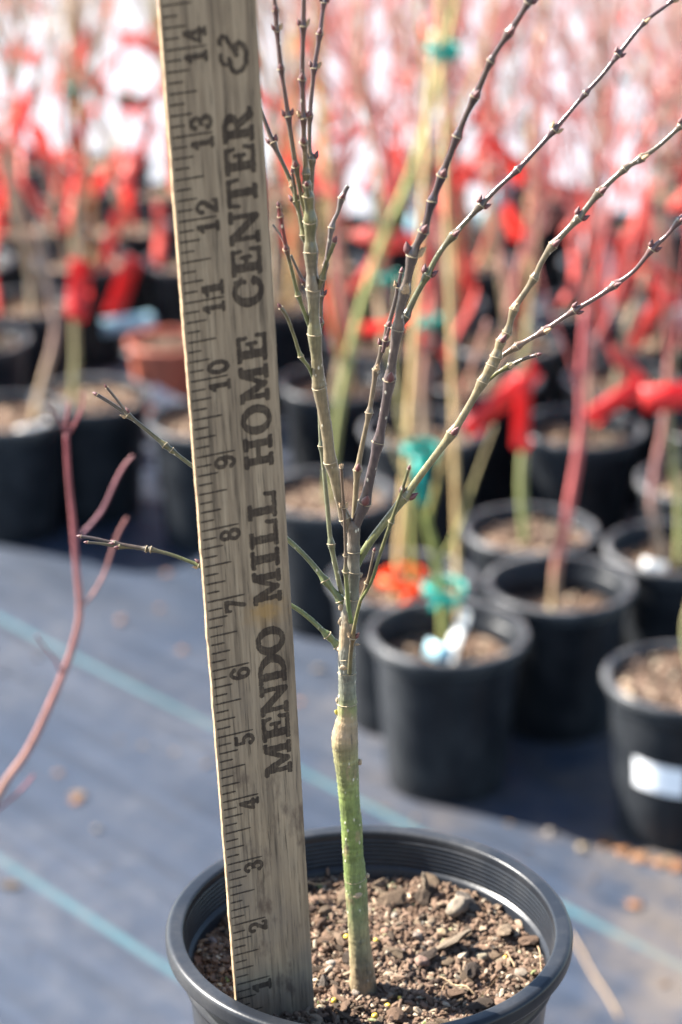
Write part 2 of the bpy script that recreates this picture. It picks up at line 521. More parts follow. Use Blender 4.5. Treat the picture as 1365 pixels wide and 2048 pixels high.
def rock_mesh(name, seed, stretch, rough, mat, sub=2, smooth=False):
    rr = random.Random(seed)
    bm = bmesh.new()
    bmesh.ops.create_icosphere(bm, subdivisions=sub, radius=1)
    ax = [Vector((rr.gauss(0, 1), rr.gauss(0, 1), rr.gauss(0, 1))).normalized() for _ in range(7)]
    lv = [rr.uniform(0.5, 0.95) for _ in ax]
    for v in bm.verts:
        p = v.co.copy()
        for a, l in zip(ax, lv):                  # cut facets
            d = p.dot(a)
            if d > l: p -= a * (d - l) * 0.9
        p *= 1 + rr.uniform(-rough, rough) + 0.5 * rough * 4 * mnoise.fractal(v.co * 2.2 + Vector((seed * 3.1, 0, 0)), 1.0, 2.0, 3)
        v.co = Vector((p.x * stretch[0], p.y * stretch[1], p.z * stretch[2]))
    me = bpy.data.meshes.new(name)
    bm.to_mesh(me); bm.free()
    me.polygons.foreach_set('use_smooth', [smooth] * len(me.polygons))
    me.materials.append(mat)
    return me
BARK_M = [rock_mesh('bark_chip', 100 + i, (1.0, rng.uniform(0.35, 0.75), rng.uniform(0.16, 0.4)), 0.13, MAT_BARK) for i in range(14)]
STONE_M = [rock_mesh('pebble', 200 + i, (1.0, rng.uniform(0.65, 0.95), rng.uniform(0.5, 0.8)), 0.09, MAT_STONE, 3, smooth=True) for i in range(8)]
PRILL_M = rock_mesh('fertiliser_prill', 300, (1, 1, 0.95), 0.01, MAT_PRILL, smooth=True)
TRUNK0 = atZ(726, 1978, SOILZ)                   # where the trunk leaves the soil
trunk_l = (TRUNK0.x - PC.x, TRUNK0.y - PC.y)
spots = []
def place_piece(nm, me, x, y, size, flat=0.35, sink=0.35):
    rx, ry = rng.gauss(0, flat), rng.gauss(0, flat)
    return link(nm, me, soil, (x * IN, y * IN, (soil_h(x, y) + size * sink) * IN), (rx, ry, rng.uniform(0, 6.28)), (size * IN,) * 3)
cnt = 0
while cnt < 262:
    a, r = rng.uniform(0, 6.28), 2.48 * math.sqrt(rng.random())
    x, y = r * math.cos(a), r * math.sin(a)
    if math.hypot(x - trunk_l[0], y - trunk_l[1]) < 0.25: continue
    if y < -1.7 and rng.random() < 0.6: continue  # mostly hidden behind the near rim
    s = min(0.30, rng.lognormvariate(math.log(0.098), 0.42))
    if r + s > 2.48: continue
    if rng.random() < 0.90: place_piece('bark_chip', rng.choice(BARK_M), x, y, s)
    else: place_piece('pebble', rng.choice(STONE_M), x, y, s * 0.45, 0.8)
    cnt += 1
# pieces that stand out in the photograph
def soil_at(px, py):
    p = atZ(px, py, SOILZ + 0.05)
    return p.x - PC.x, p.y - PC.y
for px, py, s, kind in [(918, 1828, 0.22, 0), (842, 1928, 0.13, 0), (712, 1985, 0.08, 0), (962, 1908, 0.11, 0), (770, 1862, 0.09, 0), (790, 1832, 0.07, 0),
                        (835, 1880, 0.11, 0), (885, 1868, 0.09, 0), (662, 1925, 0.09, 0), (860, 1955, 0.07, 0), (1045, 1940, 0.12, 0), (425, 1890, .10, 0),
                        (805, 1905, .06, 0), (930, 1905, .06, 0)]:
    x, y = soil_at(px, py)
    place_piece('pebble', rng.choice(STONE_M), x, y, s, 0.5, 0.45)
for px, py, s in [(905, 1895, 0.36), (785, 1805, 0.24), (700, 1795, 0.24), (945, 1940, 0.3), (1010, 1870, 0.24), (860, 1770, 0.2), (760, 1770, .22), (650, 1830, .2), (1060, 1890, .2), (690, 2010, .2), (900, 1990, .22)]:
    x, y = soil_at(px, py)
    place_piece('bark_chip', rng.choice(BARK_M), x, y, s, 0.3, 0.35)
x, y = soil_at(852, 1790)
o = link('wood_splinter', BARK_M[3], soil, (x * IN, y * IN, (soil_h(x, y) + 0.2) * IN), (0.1, math.radians(78), 0.3), (0.26 * IN, 0.2 * IN, 0.2 * IN))
for px, py in [(752, 1888), (776, 2003), (750, 2027), (693, 1880), (1012, 1908), (668, 2000), (800, 1990)]:
    x, y = soil_at(px, py)
    place_piece('fertiliser_prill', PRILL_M, x, y, 0.045, 1, 0.9)
def crumbs(n, R, zf, smin, smax, seed):
    rr = random.Random(seed)
    bm = bmesh.new(); bmesh.ops.create_icosphere(bm, subdivisions=1, radius=1)
    bv = [v.co.copy() for v in bm.verts]; bf = [[v.index for v in f.verts] for f in bm.faces]; bm.free()
    vs, fs = [], []
    for i in range(n):
        a, r = rr.uniform(0, 6.28), R * math.sqrt(rr.random())
        x, y = r * math.cos(a), r * math.sin(a)
        s = rr.uniform(smin, smax) * (1.8 if rr.random() < .12 else 1)
        sc = Vector((s * rr.uniform(.8, 2.2), s * rr.uniform(.5, 1), s * rr.uniform(.35, .8)))
        q = Quaternion((rr.gauss(0, 1), rr.gauss(0, .3), rr.gauss(0, .3), rr.gauss(0, 1))).normalized()
        o = len(vs)
        c = Vector((x, y, zf(x, y) + s * rr.uniform(0.1, 0.9)))
        for v in bv:
            p = q @ Vector((v.x * sc.x, v.y * sc.y, v.z * sc.z)) * rr.uniform(.8, 1.15) + c
            vs.append(p * IN)
        fs += [[o + k for k in f] for f in bf]
    return vs, fs
vs, fs = crumbs(11000, 2.5, soil_h, 0.012, 0.045, 5)
tag(link('soil_crumbs', mesh('soil_crumbs', vs, fs, MAT_CRUMB, smooth=False), soil), kind='stuff')
# fine dead rootlets and moss threads
for k, (px, py, qx, qy) in enumerate([(945, 2010, 1030, 1930), (1030, 1930, 1010, 1905), (620, 1990, 650, 1950), (880, 2010, 893, 1965), (1075, 1895, 1085, 1960),
                                      (560, 1790, 660, 1775), (1005, 1800, 1012, 1775), (880, 1960, 950, 1985)]):
    x, y = soil_at(px, py); x2, y2 = soil_at(qx, qy)
    pts = []
    for i in range(9):
        t = i / 8
        xx, yy = x + (x2 - x) * t, y + (y2 - y) * t
        pts.append(Vector((xx, yy, soil_h(xx, yy) + 0.10 + 0.05 * math.sin(t * 3.1) + 0.02 * math.sin(t * 9 + k))) * IN)
    vs, fs = [], []
    rad = 0.013 * IN
    for i, p in enumerate(pts):
        for j in range(5):
            a = j * 2 * math.pi / 5
            vs.append(p + Vector((rad * math.cos(a) * 0.7, rad * math.cos(a) * 0.7, rad * math.sin(a))))
    for i in range(8):
        for j in range(5):
            fs.append((i * 5 + j, i * 5 + (j + 1) % 5, (i + 1) * 5 + (j + 1) % 5, (i + 1) * 5 + j))
    link('rootlet', mesh('rootlet', vs, fs, MAT_BUDDRY), soil)

# ------------------------------------------------------------------ the wooden ruler
def rot3(a, b, c):
    Rx = Matrix(((1, 0, 0), (0, math.cos(a), -math.sin(a)), (0, math.sin(a), math.cos(a))))
    Ry = Matrix(((math.cos(b), 0, math.sin(b)), (0, 1, 0), (-math.sin(b), 0, math.cos(b))))
    Rz = Matrix(((math.cos(c), -math.sin(c), 0), (math.sin(c), math.cos(c), 0), (0, 0, 1)))
    return Rx @ Ry @ Rz
RA = rot3(0.4631777, -0.3726617, -0.0431724)
R0 = c2w((-1.40184, 7.33716, 31.75639))
RU = c2w(RA @ Vector((1, 0, 0)))                  # across, left -> right
RV = c2w(RA @ Vector((0, -1, 0)))                 # along, upwards
RN = -c2w(RA @ Vector((0, 0, 1)))                 # printed face
RW, RT, RLEN = 1.125, 0.105, 18.5
ruler = empty('wooden_ruler', M(R0 - RV * 0.5))
tag(ruler, 'weathered wooden yardstick printed MENDO MILL HOME CENTER, stuck upright in the front pot', 'ruler')
RMAT = Matrix((RU, RV, RN)).transposed().to_4x4()  # local x = across, y = along, z = towards the viewer
ruler.rotation_euler = RMAT.to_euler()
def ruler_uv(px, py):
    r = ray(px, py)
    t = R0.dot(RN) / r.dot(RN)
    d = r * t - R0
    return d.dot(RU), d.dot(RV)
def mat_wood(ink):
    m, nt, b = new_mat('ruler_ink' if ink else 'weathered_ruler_wood')
    t = nt.nodes.new('ShaderNodeTexCoord')
    mp = N(nt, 'ShaderNodeMapping'); mp.inputs['Scale'].default_value = (1, 0.035, 1); nt.links.new(t.outputs['Object'], mp.inputs[0])
    g1 = noise(nt, mp.outputs[0], 1350, 4, 0.65)
    g2 = noise(nt, mp.outputs[0], 420, 4, 0.6)
    v = t.outputs['Object']
    mp2 = N(nt, 'ShaderNodeMapping'); mp2.inputs['Scale'].default_value = (1, 0.4, 1); nt.links.new(v, mp2.inputs[0])
    blot = noise(nt, mp2.outputs[0], 115, 5, 0.6)
    mp3 = N(nt, 'ShaderNodeMapping'); mp3.inputs['Scale'].default_value = (1, 0.55, 1); nt.links.new(v, mp3.inputs[0])
    blot2 = noise(nt, mp3.outputs[0], 34, 4, 0.6)
    r1 = ramp(nt, [(0.28, (0.092, 0.068, 0.046)), (0.5, (0.208, 0.156, 0.102)), (0.74, (0.290, 0.225, 0.150))]); nt.links.new(g2, r1.inputs[0])
    fine = ramp(nt, [(0.35, 0.32), (0.45, 0.95), (0.7, 1.15)]); nt.links.new(g1, fine.inputs[0])
    col = mixc(nt, r1.outputs[0], fine.outputs[0], 0.85, 'MULTIPLY')
    # grey weathering, stronger towards the end that stands in soil
    sy = nt.nodes.new('ShaderNodeSeparateXYZ'); nt.links.new(v, sy.inputs[0])
    low = N(nt, 'ShaderNodeMapRange', i_1=7.5 * IN, i_2=1.0 * IN, i_3=0.1, i_4=0.75); nt.links.new(sy.outputs[1], low.inputs[0])
    bl2 = ramp(nt, [(0.42, 0.0), (0.62, 1.0)]); nt.links.new(blot2, bl2.inputs[0])
    mu = N(nt, 'ShaderNodeMath', operation='MULTIPLY'); nt.links.new(bl2.outputs[0], mu.inputs[0]); nt.links.new(low.outputs[0], mu.inputs[1])
    col = mixc(nt, col, (0.130, 0.107, 0.086), mu.outputs[0])
    bl = ramp(nt, [(0.54, 0.0), (0.66, 0.85)]); nt.links.new(blot, bl.inputs[0])
    lo2 = N(nt, 'ShaderNodeMapRange', i_1=8 * IN, i_2=3.5 * IN, i_3=0.22, i_4=1.0); nt.links.new(sy.outputs[1], lo2.inputs[0])
    mu3 = N(nt, 'ShaderNodeMath', operation='MULTIPLY'); nt.links.new(bl.outputs[0], mu3.inputs[0]); nt.links.new(lo2.outputs[0], mu3.inputs[1])
    col = mixc(nt, col, (0.075, 0.052, 0.038), mu3.outputs[0])
    # the ochre stain between the two words
    su, sv = ruler_uv(532, 1222)
    vd = N(nt, 'ShaderNodeVectorMath', operation='SUBTRACT'); vd.inputs[1].default_value = (su * IN, (sv + 0.5) * IN, 0); nt.links.new(v, vd.inputs[0])
    ms = N(nt, 'ShaderNodeVectorMath', operation='MULTIPLY'); ms.inputs[1].default_value = (1.0, 1.3, 0); nt.links.new(vd.outputs[0], ms.inputs[0])
    ln = N(nt, 'ShaderNodeVectorMath', operation='LENGTH'); nt.links.new(ms.outputs[0], ln.inputs[0])
    ad = N(nt, 'ShaderNodeMath', operation='MULTIPLY_ADD', i_1=0.012); nt.links.new(noise(nt, v, 330, 4, 0.7), ad.inputs[0]); nt.links.new(ln.outputs['Value'], ad.inputs[2])
    stn = ramp(nt, [(0.0098, 0.75), (0.0125, 0.0)]); nt.links.new(ad.outputs[0], stn.inputs[0])
    col = mixc(nt, col, (0.26, 0.155, 0.055), stn.outputs[0])
    if ink:
        f = ramp(nt, [(0.36, 0.97), (0.60, 0.80)]); nt.links.new(g1, f.inputs[0])
        f2 = ramp(nt, [(0.30, 0.78), (0.5, 1.0)]); nt.links.new(noise(nt, v, 420, 4, 0.7), f2.inputs[0])
        mm = N(nt, 'ShaderNodeMath', operation='MULTIPLY'); nt.links.new(f.outputs[0], mm.inputs[0]); nt.links.new(f2.outputs[0], mm.inputs[1])
        col = mixc(nt, col, (0.020, 0.013, 0.009), mm.outputs[0])
    nt.links.new(col, b.inputs['Base Color'])
    b.inputs['Roughness'].default_value = 0.8
    b.inputs['Specular IOR Level'].default_value = 0.25
    bump(nt, b, g1, 0.5, 0.0003)
    return m
MAT_WOOD, MAT_INK = mat_wood(False), mat_wood(True)
MAT_EDGE = simple('fresh_wood_edge', (0.16, 0.10, 0.055), (0.34, 0.245, 0.14), 300, 0.8, 0.5, 0.0003)
# body: bar whose long edges are nicked; local origin is half an inch under the zero end
NS = 420
vs, fs, mi = [], [], []
jr = random.Random(3)
jl = [0.0] * (NS + 1)
for _ in range(70):
    c = jr.randrange(NS); d = jr.uniform(-0.012, 0.008); wdt = jr.randint(1, 5)
    for k in range(max(0, c - wdt), min(NS, c + wdt) + 1): jl[k] += d * (1 - abs(k - c) / (wdt + 1))
jl = [j * 0.55 + jr.uniform(-0.0012, 0.0012) for j in jl]
jrr = [jr.uniform(-0.0015, 0.0015) + 0.0015 * math.sin(i * 0.13) for i in range(NS + 1)]
for i in range(NS + 1):
    y = RLEN * i / NS - 0.0
    l, r = jl[i], RW + jrr[i]
    c = 0.012
    for (x, z) in [(l + c, 0), (l, -c), (l + 0.002, -RT + c), (l + c, -RT), (r - c, -RT), (r, -RT + c), (r, -c), (r - c, 0)]:
        vs.append((x * IN, y * IN, z * IN))
for i in range(NS):
    for k in range(8):
        fs.append((i * 8 + k, (i + 1) * 8 + k, (i + 1) * 8 + (k + 1) % 8, i * 8 + (k + 1) % 8))
        mi.append(1 if k in (0, 1, 2) else 0)
fs.append(tuple(range(8))); mi.append(0)
fs.append(tuple(NS * 8 + k for k in reversed(range(8)))); mi.append(0)
me = mesh('ruler_body', vs, fs, MAT_WOOD, smooth=False)
me.materials.append(MAT_EDGE)
me.polygons.foreach_set('material_index', mi)
bm = bmesh.new(); bm.from_mesh(me); bmesh.ops.recalc_face_normals(bm, faces=bm.faces); bm.to_mesh(me); bm.free()
link('wood_body', me, ruler)
INKZ = 0.004
# ticks (flat print, each with slightly irregular ink edges)
tr = random.Random(9)
for e in range(1, int((RLEN - 0.6) * 8)):
    s = e / 8
    ln_ = 0.45 if e % 8 == 0 else 0.335 if e % 4 == 0 else 0.25 if e % 2 == 0 else 0.18
    wdt = 0.026 if e % 8 == 0 else 0.025
    x0, x1 = 0.022 + tr.uniform(-.004, .006), ln_ * RW + tr.uniform(-.012, .012)
    n = 8
    vs, fs = [], []
    for i in range(n + 1):
        x = x0 + (x1 - x0) * i / n
        hw = wdt / 2 * (1 + tr.uniform(-.18, .18)) * (0.6 if i in (0, n) else 1)
        yc = s + 0.5 + tr.uniform(-.0015, .0015)
        vs += [(x * IN, (yc - hw) * IN, INKZ * IN), (x * IN, (yc + hw) * IN, INKZ * IN)]
    for i in range(n): fs.append((2 * i, 2 * i + 2, 2 * i + 3, 2 * i + 1))
    link('inch_mark' if e % 8 == 0 else 'tick_mark', mesh('tick_mark', vs, fs, MAT_INK), ruler)

# letters as small distance fields, meshed on a grid
def g_rect(x0, y0, x1, y1, r=0.03):
    def f(X, Y):
        dx = np.abs(X - (x0 + x1) / 2) - (x1 - x0) / 2 + r
        dy = np.abs(Y - (y0 + y1) / 2) - (y1 - y0) / 2 + r
        return np.minimum(np.maximum(dx, dy), 0) + np.hypot(np.maximum(dx, 0), np.maximum(dy, 0)) - r
    return f
def g_cap(x0, y0, x1, y1, r):
    def f(X, Y):
        px, py = X - x0, Y - y0
        bx, by = x1 - x0, y1 - y0
        h = np.clip((px * bx + py * by) / (bx * bx + by * by + 1e-9), 0, 1)
        return np.hypot(px - bx * h, py - by * h) - r
    return f
def g_ell(cx, cy, a, b):
    def f(X, Y): return (np.hypot((X - cx) / a, (Y - cy) / b) - 1) * min(a, b)
    return f
def U(*fs_):
    def f(X, Y):
        d = fs_[0](X, Y)
        for q in fs_[1:]: d = np.minimum(d, q(X, Y))
        return d
    return f
def SUB(a, *bs):
    def f(X, Y):
        d = a(X, Y)
        for q in bs: d = np.maximum(d, -q(X, Y))
        return d
    return f
def AND(a, b_):
    return lambda X, Y: np.maximum(a(X, Y), b_(X, Y))
def half(nx, ny, c):
    return lambda X, Y: X * nx + Y * ny - c
R_ = g_rect
GL = {}
GL['M'] = (1.3, U(R_(0, 0, .40, .13), R_(.82, 0, 1.3, .13), R_(0, .87, .34, 1), R_(.98, .87, 1.3, 1), R_(.12, .05, .27, .95), R_(.95, .05, 1.19, .95),
                  g_cap(.27, .90, .62, .15, .105), g_cap(.62, .15, 1.0, .90, .07)))
GL['E'] = (0.94, U(R_(0, 0, .5, .13), R_(0, .87, .5, 1), R_(.13, .02, .39, .98), R_(.3, 0, .92, .11), R_(.3, .89, .88, 1), g_cap(.84, .07, .88, .33, .055), g_cap(.80, .93, .83, .70, .05),
                   R_(.3, .45, .62, .56), g_cap(.62, .36, .62, .66, .05)))
GL['N'] = (1.2, U(R_(0, 0, .42, .13), R_(0, .87, .36, 1), R_(.78, .87, 1.2, 1), R_(.13, .05, .27, .95), R_(.93, .05, 1.07, .95), g_cap(.27, .88, .95, .10, .115)))
GL['D'] = (1.1, U(SUB(g_ell(.46, .5, .64, .5), g_ell(.46, .5, .36, .37), half(1, 0, .4)), R_(0, 0, .55, .13), R_(0, .87, .55, 1), R_(.14, .03, .40, .97)))
GL['O'] = (1.1, SUB(g_ell(.55, .5, .55, .52), g_ell(.55, .5, .27, .385)))
GL['I'] = (0.62, U(R_(0, 0, .62, .13), R_(0, .87, .62, 1), R_(.18, .03, .44, .97)))
GL['L'] = (0.94, U(R_(0, 0, .6, .13), R_(0, .87, .56, 1), R_(.14, .03, .40, .97), R_(.3, 0, .92, .12), g_cap(.85, .07, .89, .36, .058)))
GL['H'] = (1.2, U(R_(0, 0, .5, .13), R_(0, .87, .5, 1), R_(.70, 0, 1.2, .13), R_(.70, .87, 1.2, 1), R_(.12, .03, .38, .97), R_(.82, .03, 1.08, .97), R_(.3, .44, .9, .57)))
GL['C'] = (1.0, U(SUB(g_ell(.54, .5, .54, .52), g_ell(.58, .5, .29, .385), R_(.72, .32, 1.3, .68, 0)), g_cap(.88, .60, .90, .90, .06), g_ell(.86, .30, .11, .07)))
GL['T'] = (1.04, U(R_(.25, 0, .79, .13), R_(.39, .03, .65, .97), R_(.03, .88, 1.01, 1), g_cap(.08, .92, .05, .64, .055), g_cap(.96, .92, .99, .64, .055)))
GL['R'] = (1.12, U(SUB(g_ell(.48, .735, .46, .265), g_ell(.48, .735, .22, .15), half(1, 0, .4)), R_(0, 0, .5, .13), R_(0, .87, .5, 1), R_(.14, .03, .40, .97), R_(.3, .89, .55, 1), R_(.3, .47, .55, .58),
                   g_cap(.60, .48, .86, .12, .12), g_cap(.86, .08, 1.07, .10, .06)))
def g_path(pts, r):
    return U(*[g_cap(*a, *b2, r) for a, b2 in zip(pts, pts[1:])])
GL['&'] = (1.34, U(g_path([(.92, .40), (.99, .29), (.90, .16), (.66, .09), (.38, .11)], .085), g_path([(.38, .11), (.16, .24), (.09, .43), (.2, .57), (.54, .65)], .075), g_path([(.40, .66), (.37, .75), (.40, .85), (.56, .92), (.70, .90)], .06),
                   g_path([(.62, .40), (.83, .49), (1.04, .62), (1.21, .71), (1.25, .84), (1.15, .92), (1.03, .91)], .075), g_cap(.80, .38, .95, .42, .07)))
GL['0'] = (.62, SUB(g_ell(.31, .5, .31, .5), g_ell(.31, .5, .15, .36)))
GL['1'] = (.46, U(R_(0, 0, .46, .11), R_(.14, 0, .33, 1), g_cap(.03, .74, .2, .92, .055)))
GL['2'] = (.62, U(SUB(g_ell(.31, .70, .30, .30), g_ell(.29, .70, .15, .18), AND(half(1, 0, .28), half(0, 1, .72))), g_ell(.11, .73, .09, .09), g_cap(.50, .58, .12, .12, .075), R_(.03, 0, .62, .14), g_cap(.57, .06, .58, .22, .045)))
GL['3'] = (.62, U(SUB(g_ell(.30, .73, .28, .27), g_ell(.28, .73, .13, .16), R_(-.5, .46, .22, .86, 0)), SUB(g_ell(.31, .28, .31, .28), g_ell(.29, .28, .14, .165), R_(-.5, .16, .2, .6, 0)), g_ell(.10, .78, .09, .08), g_ell(.10, .20, .10, .09), R_(.2, .47, .42, .56)))
GL['4'] = (.64, U(R_(.36, 0, .53, 1), R_(0, .24, .64, .36), g_cap(.05, .31, .40, .94, .06), R_(.26, 0, .64, .1)))
GL['5'] = (.60, U(SUB(g_ell(.29, .31, .31, .31), g_ell(.26, .31, .15, .19), AND(half(1, 0, .2), half(0, -1, -.2))), R_(.08, .86, .55, 1), R_(.08, .5, .19, .98), g_ell(.10, .2, .10, .09)))
GL['6'] = (.62, U(SUB(g_ell(.32, .31, .30, .31), g_ell(.32, .31, .14, .19)), SUB(g_ell(.36, .5, .36, .5), g_ell(.38, .5, .22, .40), R_(.40, .0, 1.2, .74, 0), R_(.2, -.2, 1.2, .5, 0)), g_ell(.52, .80, .09, .09)))
GL['7'] = (.60, U(R_(0, .85, .60, 1), g_cap(.52, .86, .24, .06, .085), g_cap(.05, .92, .04, .74, .045)))
GL['8'] = (.62, U(SUB(g_ell(.31, .74, .27, .26), g_ell(.31, .74, .12, .15)), SUB(g_ell(.31, .29, .31, .29), g_ell(.31, .29, .14, .17))))
g6 = GL['6'][1]
GL['9'] = (.62, lambda X, Y: g6(.62 - X, 1 - Y))
def glyph_mesh(ch, wd, ht, seed, n=30):
    """ch scaled to wd along and ht across, wandering ink edge; returns verts (along, across), faces"""
    w0, fn = GL[ch]
    nx, ny = max(8, int(n * wd / ht)), n
    gx = np.linspace(-0.06, w0 + 0.06, nx + 1); gy = np.linspace(-0.06, 1.06, ny + 1)
    X, Y = np.meshgrid(gx, gy)
    D = fn(X, Y)
    rs = np.random.RandomState(seed)
    ph = rs.uniform(0, 6.28, 6)
    D = D - (0.0 if ch == '&' else 0.022 if wd / ht > 0.75 or ch in 'I' else 0.028) + 0.010 * np.sin(X * 17 + ph[0]) * np.sin(Y * 19 + ph[1]) + 0.006 * np.sin(X * 41 + Y * 33 + ph[2]) + rs.uniform(-.006, .006, D.shape)
    vs, fs, vid = [], [], {}
    def vert(key, x, y):
        if key not in vid:
            vid[key] = len(vs); vs.append((x / w0 * wd, y * ht))
        return vid[key]
    for j in range(ny):
        for i in range(nx):
            cs = [(i, j), (i + 1, j), (i + 1, j + 1), (i, j + 1)]
            d = [D[b2, a2] for a2, b2 in cs]
            if all(q > 0 for q in d): continue
            poly = []
            for k in range(4):
                a, b2 = cs[k], cs[(k + 1) % 4]
                da, db = d[k], d[(k + 1) % 4]
                if da <= 0: poly.append(vert(a, gx[a[0]], gy[a[1]]))
                if (da <= 0) != (db <= 0):
                    t = da / (da - db)
                    key = tuple(sorted((a, b2)))
                    poly.append(vert(key, gx[a[0]] + t * (gx[b2[0]] - gx[a[0]]), gy[a[1]] + t * (gy[b2[1]] - gy[a[1]])))
            if len(poly) >= 3: fs.append(tuple(poly))
    return vs, fs
def print_glyph(nm, ch, v0, wd, ubase, ht, seed, n=30):
    vs, fs = glyph_mesh(ch, wd, ht, seed, n)
    V = [((ubase - y) * IN, (v0 + 0.5 + x) * IN, INKZ * IN) for x, y in vs]
    link(nm, mesh('printed_' + nm, V, fs, MAT_INK, smooth=False), ruler)
LET = [('M', 1549, 1485), ('E', 1479, 1430), ('N', 1428, 1368), ('D', 1366, 1310), ('O', 1309, 1254),
       ('M', 1206, 1142), ('I', 1135, 1100), ('L', 1093, 1042), ('L', 1037, 986),
       ('H', 934, 874), ('O', 868, 810), ('M', 804, 732), ('E', 723, 668),
       ('C', 613, 556), ('E', 550, 495), ('N', 488, 421), ('T', 414, 356), ('E', 348, 291), ('R', 284, 217), ('&', 152, 64)]
for k, (ch, y0, y1) in enumerate(LET):
    xc = lambda y: (317 + 0.0786 * y) + 0.72 * (198 - 0.0222 * y)
    v0 = ruler_uv(xc(y0), y0)[1]; v1 = ruler_uv(xc(y1), y1)[1]
    print_glyph('printed_letter', ch, v0, v1 - v0, 0.885 * RW, 0.325 * RW, 40 + k, 34)
for s in range(1, 18):
    t = str(s)
    hgt = 0.235 * RW
    if len(t) == 1:
        print_glyph('printed_numeral', t, s - 0.045 - 0.165, 0.165, 0.455 * RW, hgt, 90 + s, 24)
    else:
        print_glyph('printed_numeral', t[0], s - 0.05 - 0.125, 0.125, 0.455 * RW, hgt, 90 + s, 24)
        print_glyph('printed_numeral', t[1], s + 0.04, 0.175, 0.455 * RW, hgt, 120 + s, 24)

# ------------------------------------------------------------------ tubes
def catmull(P, per):
    out = []
    n = len(P)
    for i in range(n - 1):
        p0 = P[max(i - 1, 0)]; p1 = P[i]; p2 = P[i + 1]; p3 = P[min(i + 2, n - 1)]
        m = per if isinstance(per, int) else per[i]
        for k in range(m):
            t = k / m
            t2, t3 = t * t, t * t * t
            out.append(tuple(0.5 * (2 * b + (c - a) * t + (2 * a - 5 * b + 4 * c - d) * t2 + (3 * b - a - 3 * c + d) * t3) for a, b, c, d in zip(p0, p1, p2, p3)))
    out.append(tuple(P[-1]))
    return out
def tube(pts, rad, ns=10, cap=True, cols=None, wob=0.0, seed=0):
    rr = random.Random(seed)
    vs, fs, cc = [], [], []
    up = None
    n = len(pts)
    for i in range(n):
        t = (pts[min(i + 1, n - 1)] - pts[max(i - 1, 0)])
        t = t.normalized() if t.length > 1e-9 else Vector((0, 0, 1))
        if up is None:
            up = t.orthogonal().normalized()
        up = (up - t * up.dot(t))
        up = up.normalized() if up.length > 1e-6 else t.orthogonal().normalized()
        s = t.cross(up)
        for k in range(ns):
            a = 2 * math.pi * k / ns
            r = rad[i] * (1 + (rr.uniform(-wob, wob) if wob else 0))
            vs.append(pts[i] + (up * math.cos(a) + s * math.sin(a)) * r)
            if cols: cc.append(cols[i])
    for i in range(n - 1):
        for k in range(ns):
            k2 = (k + 1) % ns
            fs.append((i * ns + k, i * ns + k2, (i + 1) * ns + k2, (i + 1) * ns + k))
    if cap:
        fs.append(tuple(range(ns - 1, -1, -1)))
        fs.append(tuple((n - 1) * ns + k for k in range(ns)))
    return vs, fs, (cc if cols else None)
def lerp3(a, b, t): return tuple(x + (y - x) * t for x, y in zip(a, b))
def grad(stops, t):
    for (p0, c0), (p1, c1) in zip(stops, stops[1:]):
        if t <= p1: return lerp3(c0, c1, max(0, (t - p0) / (p1 - p0 + 1e-9)))
    return stops[-1][1]

# ------------------------------------------------------------------ the measured sapling
YT = TRUNK0.y
sap = empty('maple_sapling', M((TRUNK0.x, YT, SOILZ)))
tag(sap, 'bare grafted maple sapling with green trunk and dark jointed branches in the front pot', 'sapling')
ORG = M((TRUNK0.x, YT, SOILZ))
GREEN, GRN2, TAN, GREY, BRN = (0.13, 0.20, 0.055), (0.17, 0.20, 0.065), (0.36, 0.26, 0.15), (0.19, 0.185, 0.13), (0.17, 0.125, 0.085)
PURP, DPURP, OLIVE, TANG, REDB = (0.105, 0.052, 0.050), (0.060, 0.036, 0.042), (0.155, 0.145, 0.055), (0.27, 0.21, 0.115), (0.20, 0.035, 0.030)
def rot_about(ax, ang): return Quaternion(ax, ang)
# ring and bud prototypes (unit size)
def ring_mesh():
    vs, fs = [], []
    n, m = 14, 6
    rr = random.Random(2)
    for i in range(n):
        a = 2 * math.pi * i / n
        for j in range(m):
            b2 = 2 * math.pi * j / m
            R1 = 1.0 + 0.14 * math.cos(b2) + rr.uniform(-.025, .025)
            vs.append((R1 * math.cos(a), R1 * math.sin(a), 0.16 * math.sin(b2) + 0.10 * math.cos(2 * a) + rr.uniform(-.02, .02)))
    for i in range(n):
        for j in range(m):
            i2, j2 = (i + 1) % n, (j + 1) % m
            fs.append((i * m + j, i2 * m + j, i2 * m + j2, i * m + j2))
    return mesh('leaf_scar', vs, fs, MAT_RING)
RING = ring_mesh()
def bud_mesh(mat, dry=False, seed=0):
    rr = random.Random(seed)
    prof = [(0.0, -0.1), (0.34, 0.0), (0.46, 0.25), (0.44, 0.5), (0.30, 0.8), (0.13, 1.08), (0.0, 1.25)]
    vs, fs = lathe(prof, 8, 0.06, seed)
    if dry:
        vs = [(x * (1 + rr.uniform(-.3, .4)), y * (1 + rr.uniform(-.3, .4)), z * (1 + rr.uniform(-.15, .2))) for x, y, z in vs]
    me = mesh('bud', vs, fs, mat, smooth=not dry)
    return me
BUD, DRYBUD = bud_mesh(MAT_BUD, False, 4), bud_mesh(MAT_BUDDRY, True, 8)
n_node = 0
def add_ring(parent, p, t, r, thin=1.0):
    q = t.to_track_quat('Z', 'Y')
    o = link('leaf_scar', RING, parent, p - t * r * 0.05, q.to_euler(), (r * (0.9 + 0.1 * thin), r * (0.9 + 0.1 * thin), r * 0.75 * thin))
    return o
def add_bud(parent, p, d, L, wd=1.0, dry=False):
    q = d.to_track_quat('Z', 'Y')
    return link('bud', DRYBUD if dry else BUD, parent, p, q.to_euler(), (L * wd, L * wd, L))
